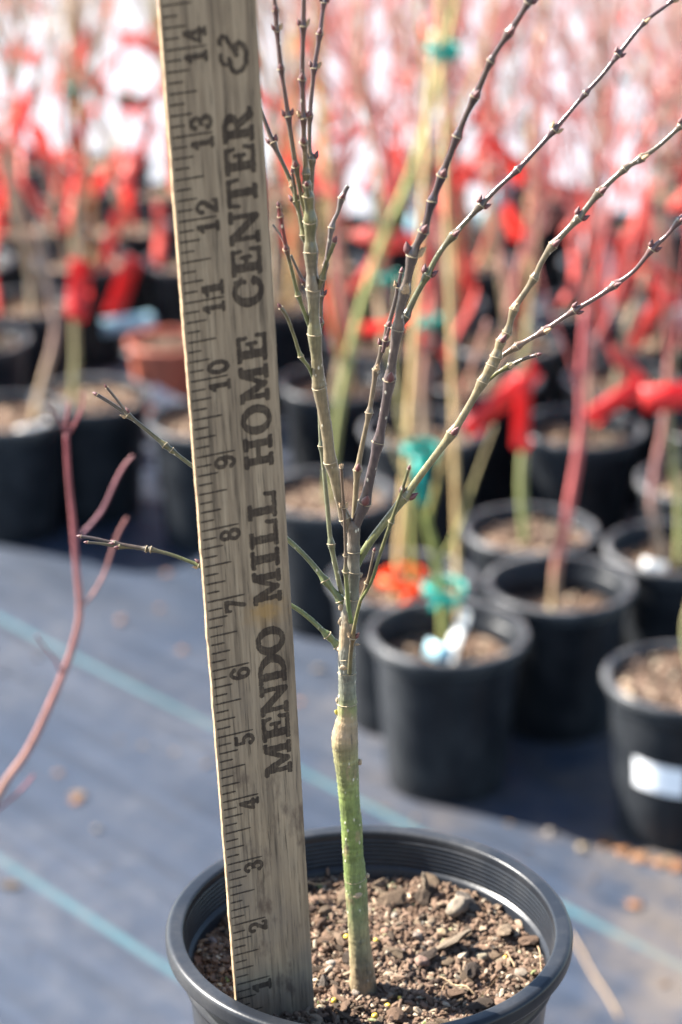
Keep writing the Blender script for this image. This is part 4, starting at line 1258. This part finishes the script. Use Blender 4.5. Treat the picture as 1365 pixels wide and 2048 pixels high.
# stem colours: (t, colour)
pa = soilpx(cA, sA)
hand_sapling('green_stemmed_sapling', 'yellow green stemmed sapling tied with green tape to a bamboo cane', 'sapling',
    [('stem', [(pa[0] - 3, pa[1] + 12, 30), (886, 1240, 27), (884, 1180, 25), (868, 1100, 24), (850, 1030, 22)], ((0, (.24, .24, .08)), (1, YGREEN))),
     ('branch', [(852, 1040, 16), (825, 985, 14), (800, 930, 12), (770, 860, 10)], ((0, YGREEN), (1, TANS))),
     ('branch', [(854, 1045, 17), (870, 985, 15), (892, 900, 14), (930, 780, 12), (975, 640, 9)], ((0, YGREEN), (1, PALER))),
     ('branch', [(878, 1130, 12), (915, 1060, 11), (950, 960, 9), (990, 850, 7)], ((0, YGREEN), (1, TANS)))], cA.y)
stake([(918, pa[1] + 18), (880, -140)], cA.y + 0.5, 25, 'bamboo cane standing in the pot with green tape', None, 3.0)
tie(888, 1180, cA.y - 0.1, 1.45, 'bright green tape tying the yellow green stem to its cane')
big_strip('plant_label', 925, 1222, 905, pa[1] + 12, 34, cA.y - 0.5, MAT_WHITE, 'upright white plastic label stuck in soil beside the taped stem', 'plant label', None, -0.1, face=(-0.8, -0.55, 0.3))
big_strip('plant_label', 850, 1296, 905, 1312, 34, cA.y - 1.35, MAT_AQUA, 'pale blue plastic label lying on soil inside the pot with green tape', 'plant label', None, 0.3)
tie(842, 900, cA.y + 1, 1.25, 'teal tape knotted on the yellow green sapling above its cane tie', TIE, 'plant_tie', None, .4)
big_strip('plant_tie', 838, 915, 848, 1010, 26, cA.y + 0.2, MAT_TEAL, 'loose teal tape end hanging down the yellow green sapling', 'plant tie')

pb = soilpx(cB, sB)
hand_sapling('pink_stemmed_sapling', 'thick pink red stem curving up from the pot behind the taped one', 'sapling',
    [('stem', [(pb[0] - 8, pb[1] + 8, 30), (1112, 1150, 30), (1130, 1060, 30), (1150, 950, 29), (1163, 850, 27), (1164, 740, 25), (1172, 620, 22)], ((0, (.30, .27, .12)), (.16, (.34, .20, .13)), (.3, PINK), (1, (.40, .08, .085)))),
     ('branch', [(1172, 625, 15), (1160, 520, 13), (1130, 380, 11), (1105, 200, 9), (1080, 20, 7), (1070, -100, 6)], ((0, PINK), (1, PINK))),
     ('branch', [(1172, 640, 15), (1200, 520, 13), (1225, 360, 11), (1230, 180, 9), (1250, -40, 7)], ((0, PINK), (1, PINK))),
     ('branch', [(1166, 760, 12), (1190, 690, 11), (1235, 590, 9), (1275, 440, 8), (1290, 300, 6)], ((0, PINK), (1, PINK))),
     ('branch', [(1164, 800, 10), (1140, 720, 9), (1095, 600, 8), (1060, 470, 6)], ((0, PINK), (1, PINK)))], cB.y)
pe = soilpx(cE, sE)
hand_sapling('green_stemmed_sapling', 'plain grey green stem with a vertical red tag, in the pot with pale soil', 'sapling',
    [('stem', [(pe[0] - 6, pe[1] + 6, 28), (1044, 980, 27), (1048, 880, 25), (1048, 760, 22), (1058, 640, 18)], ((0, (.22, .25, .09)), (1, (.30, .27, .14)))),
     ('branch', [(1048, 780, 12), (1015, 660, 10), (990, 500, 8), (975, 330, 6)], ((0, TANS), (1, TANS))),
     ('branch', [(1057, 650, 12), (1075, 480, 10), (1070, 280, 8), (1085, 60, 6)], ((0, TANS), (1, PALER)))], cE.y)
big_strip('red_tag', 1047, 748, 1043, 905, 36, cE.y - 0.5, MAT_RED, 'red strip tag hanging vertically on the plain grey green stem', 'plant tag')
big_strip('red_tag', 1072, 735, 932, 866, 40, cE.y + 2.2, MAT_RED, 'long red strip tag slanting down behind the vertical red tag', 'plant tag', None, 1.0)
pd = soilpx(cD, sD)
hand_sapling('brown_stemmed_sapling', 'two stemmed sapling in the pot beyond the stickered pot', 'sapling',
    [('stem', [(pd[0] - 22, pd[1] + 4, 30), (1306, 1020, 28), (1312, 940, 26), (1330, 840, 22), (1338, 720, 18)], ((0, (.32, .26, .17)), (.4, (.28, .14, .13)), (1, PALER))),
     ('stem', [(pd[0] + 8, pd[1], 28), (1362, 1020, 28), (1348, 920, 26), (1336, 830, 22), (1350, 700, 16)], ((0, (.26, .27, .10)), (1, (.30, .26, .13)))),
     ('branch', [(1338, 730, 12), (1325, 560, 10), (1300, 380, 8), (1310, 160, 7), (1300, -50, 6)], ((0, PINK), (1, PINK))),
     ('branch', [(1345, 740, 12), (1370, 560, 10), (1390, 300, 8)], ((0, PINK), (1, PINK)))], cD.y)
big_strip('white_tag', 1285, 1128, 1335, 1140, 26, cD.y - 1.6, MAT_WHITE, 'small white label on soil beyond the stickered pot', 'plant label', None, 0.1)
big_strip('red_tag', 1285, 800, 1420, 785, 54, cD.y - 0.7, MAT_RED, 'broad red tag held nearly level on the two stemmed sapling', 'plant tag', None, 0.3)
big_strip('red_tag', 1285, 765, 1178, 840, 38, cD.y + 4.0, MAT_RED, 'red tag slanting down left of the broad level red tag', 'plant tag', None, 0.8)
pc = soilpx(cC, sC)
hand_sapling('pale_stemmed_sapling', 'pale grey stem in the pot with the white sticker', 'sapling',
    [('stem', [(pc[0] + 22, pc[1] + 6, 30), (1374, 1260, 27), (1392, 1160, 24), (1410, 900, 18), (1440, 600, 12)], ((0, (.40, .34, .27)), (.2, (.30, .30, .14)), (1, PALER)))], cC.y)
pg = soilpx(cG, sG)
stake([(790, pg[1] + 4), (872, 60)], cG.y, 30, 'stout bamboo cane with orange tape in the pot beside the taped one', None, 4.0)
tie(808, 1160, cG.y - 0.4, 1.6, 'bright orange tape tied round the foot of a bamboo cane', TIE_O, 'plant_tie', None, 0.5)
hand_sapling('green_stemmed_sapling', 'thin green stem beside the stout bamboo cane with orange tape', 'sapling',
    [('stem', [(826, pg[1] + 4, 22), (824, 1050, 20), (812, 900, 18), (790, 740, 15), (800, 560, 12)], ((0, YGREEN), (1, TANS))),
     ('branch', [(802, 800, 10), (770, 660, 9), (750, 500, 7), (760, 330, 6)], ((0, YGREEN), (1, TANS)))], cG.y)
pf = soilpx(cF, sF)
hand_sapling('green_stemmed_sapling', 'long yellow green stem leaning right from the dusty pot behind the trunk', 'sapling',
    [('stem', [(pf[0] + 5, pf[1] + 4, 26), (668, 900, 27), (690, 760, 28), (722, 620, 28), (765, 490, 28), (822, 350, 26), (868, 200, 24), (905, 40, 20), (930, -120, 16)], ((0, (.24, .25, .10)), (1, (.33, .33, .10)))),
     ('branch', [(690, 760, 12), (660, 600, 10), (650, 420, 8), (660, 200, 7)], ((0, YGREEN), (1, TANS))),
     ('branch', [(770, 480, 12), (750, 330, 10), (720, 160, 8), (715, -40, 7)], ((0, YGREEN), (1, (.32, .30, .12)))),
     ('branch', [(845, 280, 12), (850, 150, 10), (830, -40, 8)], ((0, YGREEN), (1, (.34, .32, .12)))),
     ('branch', [(800, 400, 12), (880, 300, 10), (960, 120, 8), (1000, -60, 7)], ((0, YGREEN), (1, (.34, .32, .12))))], cF.y)
ph_ = soilpx(cH, sH)
hand_sapling('tan_stemmed_sapling', 'straight tan stem in the pot left of the terracotta pot', 'sapling',
    [('stem', [(ph_[0] - 40, ph_[1] + 4, 22), (152, 730, 24), (150, 640, 22), (148, 520, 18), (150, 400, 14)], ((0, (.28, .26, .12)), (1, TANS))),
     ('branch', [(150, 560, 10), (110, 430, 9), (80, 250, 7), (95, 60, 6)], ((0, TANS), (1, PALER))),
     ('branch', [(149, 480, 10), (180, 330, 8), (175, 140, 7), (200, -40, 6)], ((0, TANS), (1, GRYS)))], cH.y)
pi_ = soilpx(cI, sI)
hand_sapling('tan_stemmed_sapling', 'crooked tan stem leaning left of the straight tan one', 'sapling',
    [('stem', [(pi_[0] + 45, pi_[1] + 2, 26), (88, 760, 26), (105, 700, 24), (112, 640, 22), (95, 560, 18), (80, 440, 14)], ((0, TANS), (.5, (.32, .2, .16)), (1, GRYS))),
     ('branch', [(98, 580, 10), (60, 450, 9), (20, 330, 7)], ((0, TANS), (1, PALER))),
     ('branch', [(85, 500, 10), (120, 330, 9), (110, 120, 7), (130, -60, 6)], ((0, TANS), (1, GRYS)))], cI.y)
big_strip('white_tag', 300, 785, 385, 835, 40, cT.y - 3.5, MAT_WHITE, 'white plastic tag lying across the front of the terracotta pot', 'plant label', None, 0.6)
big_strip('white_tag', 92, 668, 128, 625, 34, cT.y + 6, MAT_WHITE, 'short white tag standing behind the crooked tan stem', 'plant label', None, 0.2)
big_strip('white_tag', 35, pi_[1] + 22, 100, pi_[1] + 6, 26, cI.y - 1.2, MAT_WHITE, 'white strip added on soil to stand in for bright light on the worn rim', 'plant label', None, 0.1)  # strip added to stand in for the bright light on this rim
big_strip('aqua_tag', 205, 655, 310, 640, 34, cT.y + 4, MAT_AQUA, 'pale blue tag behind the terracotta pot', 'plant label', None, 0.2)
big_strip('red_tag', 268, 515, 222, 640, 40, cT.y + 5, MAT_RED, 'red tag slanting above the pale blue tag', 'plant tag', None, 0.5)
big_strip('red_tag', 163, 520, 155, 640, 46, cH.y - 0.5, MAT_RED, 'red tag hanging on the straight tan stem', 'plant tag', None, 0.4)
big_strip('aqua_tag', 848, 375, 828, 470, 36, cF.y + 8, MAT_AQUA, 'light blue tag hanging beside the long yellow green stem', 'plant label', None, 0.2)
tie(886, 98, cA.y + 2.8, 1.1, 'green tape knotted high on the bamboo cane of the taped pot')
big_strip('white_sign', 945, 248, 1085, 250, 52, 165, MAT_WHITE, 'blank white plastic name board lying level far behind the red tags', 'sign', None, 0.1)

# the soft red twig entering from the left: a sapling in a pot outside the picture
YL = 43.0
bl = Vector((atY(-150, 1900, YL).x - 3.6, YL))
make_pot(M((bl.x, YL, -CAMH)), 'black nursery pot out on the open cloth holding a curved pink red twig', None, soil_drop=0.6, spin=0.7)
lo = (soilpx(bl, POT_H - 0.6 - CAMH))
hand_sapling('red_twigged_sapling', 'slim curved pink red twig reaching over the open blue grey cloth', 'sapling',
    [('stem', [(lo[0], lo[1] + 20, 30), (-210, 2250, 29), (-110, 1860, 27), (-10, 1605, 25), (60, 1495, 24), (125, 1352, 22), (152, 1270, 20), (160, 1215, 20), (152, 1120, 19), (146, 1040, 18), (138, 960, 16), (133, 870, 15)], ((0, (0.225, 0.165, 0.105)), (.5, (0.270, 0.098, 0.083)), (.62, (0.330, 0.128, 0.098)), (.75, (0.300, 0.090, 0.090)), (1, (0.240, 0.045, 0.053)))),
     ('branch', [(133, 872, 11), (150, 848, 9), (165, 815, 8), (168, 785, 7)], ((0, (0.255, 0.060, 0.060)), (1, (0.255, 0.060, 0.068)))),
     ('branch', [(133, 872, 10), (134, 840, 9), (138, 805, 7)], ((0, (0.255, 0.060, 0.060)), (1, (0.255, 0.060, 0.068)))),
     ('branch', [(133, 872, 10), (122, 845, 9), (105, 822, 8), (92, 808, 8)], ((0, (0.188, 0.038, 0.045)), (1, (0.090, 0.038, 0.038)))),
     ('branch', [(148, 1085, 11), (170, 1062, 10), (205, 1020, 10), (232, 962, 10), (250, 930, 9), (266, 912, 8)], ((0, (0.180, 0.075, 0.105)), (1, (0.300, 0.112, 0.112)))),
     ('branch', [(160, 1215, 11), (185, 1190, 10), (210, 1145, 10), (225, 1100, 10), (238, 1065, 10), (254, 1036, 8)], ((0, (0.300, 0.150, 0.120)), (1, (0.300, 0.105, 0.098)))),
     ('branch', [(124, 1352, 9), (112, 1322, 8), (95, 1300, 8), (73, 1272, 7)], ((0, (0.225, 0.060, 0.068)), (1, (0.195, 0.060, 0.068)))),
     ('branch', [(-22, 1632, 10), (10, 1608, 10), (45, 1578, 10), (68, 1550, 8)], ((0, (0.270, 0.075, 0.075)), (1, (0.225, 0.060, 0.068))))], YL)

# ------------------------------------------------------------------ the crowded block of saplings behind
def far_sapling_mesh(seed, height, nb, spread, sub):
    """returns list of (part, verts, faces, t-values) in metres with origin at the soil"""
    rr = random.Random(seed)
    parts = []
    # stem
    P = []
    x = y = 0.0
    for i in range(7):
        t = i / 6
        P.append((x, y, t * height * 0.72, 0.0062 * (1 - 0.55 * t), t))
        x += rr.gauss(0, 0.010); y += rr.gauss(0, 0.010)
    S = catmull(P, 4)
    V = [Vector(s[:3]) for s in S]
    parts.append(('stem', *tube(V, [s[3] for s in S], 7)[:2], [s[2] / height for s in S], 7))
    def limb(p, d, L, r, lv):
        pts, rad = [], []
        q = p.copy(); dd = d.normalized()
        n = 8
        for i in range(n + 1):
            pts.append(q.copy()); rad.append(max(0.0006, r * (1 - 0.78 * i / n)))
            dd = (dd + Vector((rr.gauss(0, .07), rr.gauss(0, .07), 0.06 + rr.gauss(0, .05)))).normalized()
            q = q + dd * (L / n)
        vs, fs, _ = tube(pts, rad, 5)
        tv = [pts[i].z / height for i in range(n + 1)]
        out = [(vs, fs, tv)]
        if lv > 0:
            for k in range(2, n, 2):
                for sg in (-1, 1):
                    if rr.random() < 0.2: continue
                    t = (pts[k + 1] - pts[k - 1]).normalized()
                    sd = (t.orthogonal().normalized())
                    sd = Quaternion(t, rr.uniform(0, 6.28)) @ sd
                    out += limb(pts[k], t + sd * sg * rr.uniform(.5, .9), L * rr.uniform(.3, .55), rad[k] * 0.7, lv - 1)
        return out
    for k in range(nb):
        f = rr.uniform(0.38, 1.0) if k else 1.0
        i = int(f * (len(V) - 1))
        a = rr.uniform(0, 6.28)
        tilt = rr.uniform(0.25, 0.6) * spread * (0.3 if k == 0 else 1)
        d = Vector((math.cos(a) * tilt, math.sin(a) * tilt, 1))
        ls = limb(V[i], d, height * rr.uniform(0.38, 0.70), 0.0026, sub)
        vs, fs, tv = [], [], []
        for v2, f2, t2 in ls:
            o = len(vs); vs += v2; fs += [tuple(q + o for q in f) for f in f2]
            for t in t2: tv += [t] * 5
        parts.append(('branch', vs, fs, tv, 1))
    return parts
PAL = {'red': ((0, (.34, .28, .17)), (.18, (.40, .20, .15)), (.45, (.46, .15, .13)), (1, (.46, .20, .18))),  # far twig colours paled to stand in for lens flare
       'tan': ((0, (.36, .29, .19)), (.4, (.40, .31, .22)), (1, (.42, .31, .25))),
       'green': ((0, (.30, .29, .14)), (.5, (.37, .36, .16)), (1, (.42, .36, .22))),
       'grey': ((0, (.30, .26, .20)), (.5, (.32, .27, .23)), (1, (.36, .27, .25)))}
PROTO = {}
for ci, (cn, pal) in enumerate(PAL.items()):
    PROTO[cn] = []
    for k in range(3):
        hgt = [0.55, 0.66, 0.78][k]
        ms = []
        for nm, vs, fs, tv, mlt in far_sapling_mesh(500 + ci * 10 + k, hgt, 9 + k, 1.1, 1):
            cc = []
            if nm == 'stem':
                for t in tv: cc += [grad(pal, t)] * 7
            else:
                cc = [grad(pal, t) for t in tv]
            ms.append((nm, mesh('far_' + nm, vs, fs, MAT_STEM, True, cc)))
        PROTO[cn].append(ms)
fr = random.Random(21)
def proj(v):
    x, y, z = v[0], -(v[2] * CT + v[1] * ST), v[1] * CT - v[2] * ST
    return F * x / z + W / 2, F * y / z + H / 2
rows = []
Yr = 92.0
ri = 0
while Yr < 160:
    half_w = 0.152 * Yr + 12
    x = -half_w + (ri % 2) * 3.1
    while x < half_w:
        rows.append((x + fr.uniform(-.35, .35), Yr + fr.uniform(-.4, .4)))
        x += 6.9 if Yr < 116 else 6.6 if x < -6 else 8.6
    Yr += 6.6 if Yr < 116 else 8.4
    ri += 1
far_n = 0
for (x, y) in rows:
    if any(math.hypot(x - a, y - b2) < 5.75 for a, b2 in PLACED): continue
    px, py = proj((x, y, -CAMH))
    if px < 330 and py > 985: continue
    if 330 <= px < 560 and py > 1035: continue
    if px >= 560 and py > 1300: continue
    if y > 150 and fr.random() < 0.2: continue
    PLACED.append((x, y))
    drop = fr.uniform(0.4, 1.0)
    terra = False
    right = (px - 682) / 682
    pr = fr.random()
    if right > 0.25: cn = 'red' if pr < 0.38 else 'tan' if pr < 0.75 else 'grey'
    elif right > -0.2: cn = 'green' if pr < 0.45 else 'tan' if pr < 0.75 else 'red'
    else: cn = 'tan' if pr < 0.4 else 'grey' if pr < 0.75 else 'red' if pr < 0.9 else 'green'
    z = fr.random()
    cane = fr.random() < (0.30 if right > -0.1 else 0.10)
    word = {'red': 'pink red', 'tan': 'tan', 'green': 'yellow green', 'grey': 'grey brown'}[cn]
    bits = (['bamboo cane'] if cane else []) + (['teal tape'] if z < 0.26 else ['white label'] if z < 0.38 else ['pale blue label'] if z < 0.46 else [])
    extra = ' and ' + ' and '.join(bits) if bits else ''
    row = 'on cloth' if y < 119 else 'on gravel'
    make_pot(M((x, y, -CAMH)), ('terracotta coloured pot ' if terra else 'black nursery pot ') + row + ' with ' + word + ' sapling' + extra, 'pots in the crowded block', terra=terra, soil_drop=drop, spin=fr.uniform(0, 6.2), chunks=y < 125)
    ms = fr.choice(PROTO[cn])
    sz = POT_H - drop - CAMH
    base = M((x + fr.uniform(-.4, .4), y + fr.uniform(-.4, .4), sz - 0.1))
    e = empty('leafless_sapling', base)
    e.rotation_euler = (fr.gauss(0, .05), fr.gauss(0, .05), fr.uniform(0, 6.28))
    s = fr.uniform(0.8, 1.15)
    e.scale = (s, s, s)
    tag(e, 'leafless ' + word + ' sapling' + extra.replace(' and', ' with', 1) + ' in a pot ' + row, 'sapling', 'saplings in the crowded block')
    for nm, me in ms:
        link(nm, me, e)
    # its tags
    for q in range(fr.choice((3, 4, 4, 5)) + (2 if right < -0.2 and y > 112 else 0)):
        h = fr.uniform(1.5, 11.0)
        a = fr.uniform(0, 6.28)
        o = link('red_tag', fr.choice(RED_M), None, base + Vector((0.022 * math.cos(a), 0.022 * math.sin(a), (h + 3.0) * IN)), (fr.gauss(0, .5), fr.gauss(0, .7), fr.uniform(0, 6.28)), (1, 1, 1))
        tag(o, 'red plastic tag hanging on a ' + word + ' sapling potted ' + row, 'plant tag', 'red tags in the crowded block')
    for q in range(1 if y > 108 else 0):
        a = fr.uniform(0, 6.28); rd = fr.uniform(1.2, 2.1)
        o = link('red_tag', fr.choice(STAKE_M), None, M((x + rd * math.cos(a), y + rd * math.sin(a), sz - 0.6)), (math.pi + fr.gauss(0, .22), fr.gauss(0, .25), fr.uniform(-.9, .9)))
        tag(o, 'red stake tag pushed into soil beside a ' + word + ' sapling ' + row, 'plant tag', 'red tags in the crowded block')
    if z < 0.26:
        o = link('plant_tie', TIE, None, base + Vector((0, 0, fr.uniform(3, 12) * IN)), (.1, .1, fr.uniform(0, 6.28)), (1.15,) * 3)
        tag(o, 'teal tape tied round a ' + word + ' sapling potted ' + row, 'plant tie', 'teal ties in the crowded block')
    elif z < 0.46:
        o = link('white_tag', strip_mesh('white_tag', 4.0 * IN, 0.9 * IN, MAT_WHITE if z < 0.38 else MAT_AQUA, .1, seed=far_n), None, base + Vector((.02, -.02, 4.2 * IN)), (fr.gauss(0, .3), fr.gauss(0, .5), fr.uniform(-.8, .8)))
        tag(o, ('white' if z < 0.38 else 'pale blue') + ' plastic label beside a ' + word + ' sapling potted ' + row, 'plant label', 'labels in the crowded block')
    if cane:
        L = fr.uniform(0.6, 0.95)
        V = [Vector((0.004 * math.sin(i * .3), 0, L * i / 40)) for i in range(41)]
        Rr = [0.0052 * (1 + 0.18 * math.exp(-((((i / 40 * L) / 0.12) % 1 - .5) / .06) ** 2)) for i in range(41)]
        vs, fs, _ = tube(V, Rr, 7)
        o = link('bamboo_stake', mesh('bamboo_stake', vs, fs, MAT_BAMBOO), None, base + Vector((.02, .01, 0)), (fr.gauss(0, .05), fr.gauss(0, .06), 0))
        tag(o, 'bamboo cane standing beside a ' + word + ' sapling potted ' + row, 'stake', 'canes in the crowded block')
    far_n += 1
print('far saplings', far_n, 'objects', len(bpy.data.objects))

# ------------------------------------------------------------------ litter on the cloth
MAT_LEAF = mat_chip('dry_leaf_surface', [(0, (.20, .085, .035)), (.5, (.28, .13, .055)), (1, (.15, .09, .05))], 120, .8)
def leaf_mesh(seed):
    rr = random.Random(seed)
    pts = []
    lob = 5
    n = 30
    for i in range(n):
        a = 2 * math.pi * i / n
        r = 0.55 + 0.45 * abs(math.cos(a * lob / 2)) ** 1.5
        pts.append((r * math.cos(a), r * math.sin(a)))
    vs = [(0, 0, 0.06)] + [(x, y, 0.18 * math.sin(x * 3 + seed) * math.cos(y * 2.5) + 0.2) for x, y in pts]
    vs += [(x, y, z - 0.02) for x, y, z in vs]
    k = n + 1
    fs = [(0, 1 + i, 1 + (i + 1) % n) for i in range(n)] + [(k, k + 1 + (i + 1) % n, k + 1 + i) for i in range(n)] + [(1 + i, k + 1 + i, k + 1 + (i + 1) % n, 1 + (i + 1) % n) for i in range(n)]
    return mesh('dry_leaf', vs, fs, MAT_LEAF)
LEAFS = [leaf_mesh(i) for i in range(3)]
lr = random.Random(8)
def litter(px, py, s, kind):
    g = ground(px, py)
    rz = lr.uniform(0, 6.28)
    if kind == 'bark':
        o = link('bark_chip', lr.choice(BARK_M), None, M((g.x, g.y, -CAMH + s * 0.2)), (lr.gauss(0, .2), lr.gauss(0, .2), rz), (s * IN,) * 3)
        tag(o, 'brown bark chip lying on the open ground cloth', 'bark chip', 'litter on the cloth')
    elif kind == 'stone':
        o = link('pebble', lr.choice(STONE_M), None, M((g.x, g.y, -CAMH + s * 0.4)), (lr.gauss(0, .4), lr.gauss(0, .4), rz), (s * IN,) * 3)
        tag(o, 'small pale pebble lying on the open ground cloth', 'pebble', 'litter on the cloth')
    else:
        o = link('dry_leaf', lr.choice(LEAFS), None, M((g.x, g.y, -CAMH + 0.02)), (0, 0, rz), (s * IN,) * 3)
        tag(o, 'curled dry brown leaf lying on the ground cloth', 'leaf', 'litter on the cloth')
for a in [(8, 1345, .22, 'bark'), (242, 1245, .22, 'stone'), (366, 1302, .22, 'leaf'), (155, 1592, .34, 'bark'), (152, 1603, .25, 'leaf'), (415, 1530, .25, 'bark'), (285, 1492, .18, 'bark'), (195, 1660, .14, 'stone'),
           (118, 1548, .2, 'leaf'), (75, 1315, .18, 'bark'), (320, 1218, .18, 'leaf'), (20, 1775, .42, 'bark'), (212, 1735, .12, 'bark'), (240, 1480, .14, 'bark'), (350, 1505, .14, 'bark'), (335, 1148, .2, 'leaf'), 
          (60, 1900, .12, 'bark'), (1215, 1690, .4, 'leaf'), (1245, 1705, .35, 'leaf'), (1280, 1718, .4, 'leaf'), (1320, 1728, .35, 'leaf'), (1355, 1735, .4, 'leaf'), (1340, 1722, .25, 'bark'), (1270, 1812, .3, 'leaf'), (1150, 1640, .2, 'bark'),
          (1100, 1668, .18, 'stone'), (1190, 1760, .16, 'bark'), (770, 1620, .18, 'bark'), (830, 1640, .22, 'bark'), (1020, 1650, .2, 'bark'), (640, 1340, .3, 'bark'), (745, 1445, .25, 'bark'), 
          (1180, 1870, .14, 'bark'), (1330, 1970, .2, 'bark'), (600, 1405, .18, 'leaf'), (1165, 1700, .2, 'stone'), (1060, 1700, .15, 'bark')]:
    litter(*a)
# a pale straw at the right of the front pot
g1, g2 = ground(1140, 1870), ground(1240, 2040)
V = [M((g1.x + (g2.x - g1.x) * t / 10, g1.y + (g2.y - g1.y) * t / 10, -CAMH + 0.06 + 0.05 * math.sin(t))) for t in range(11)]
vs, fs, _ = tube([v - V[0] for v in V], [0.0009] * 11, 6)
tag(link('dry_straw', mesh('dry_straw', vs, fs, MAT_BUDDRY), None, V[0]), 'long pale dry straw lying on the cloth beside the front pot', 'straw')
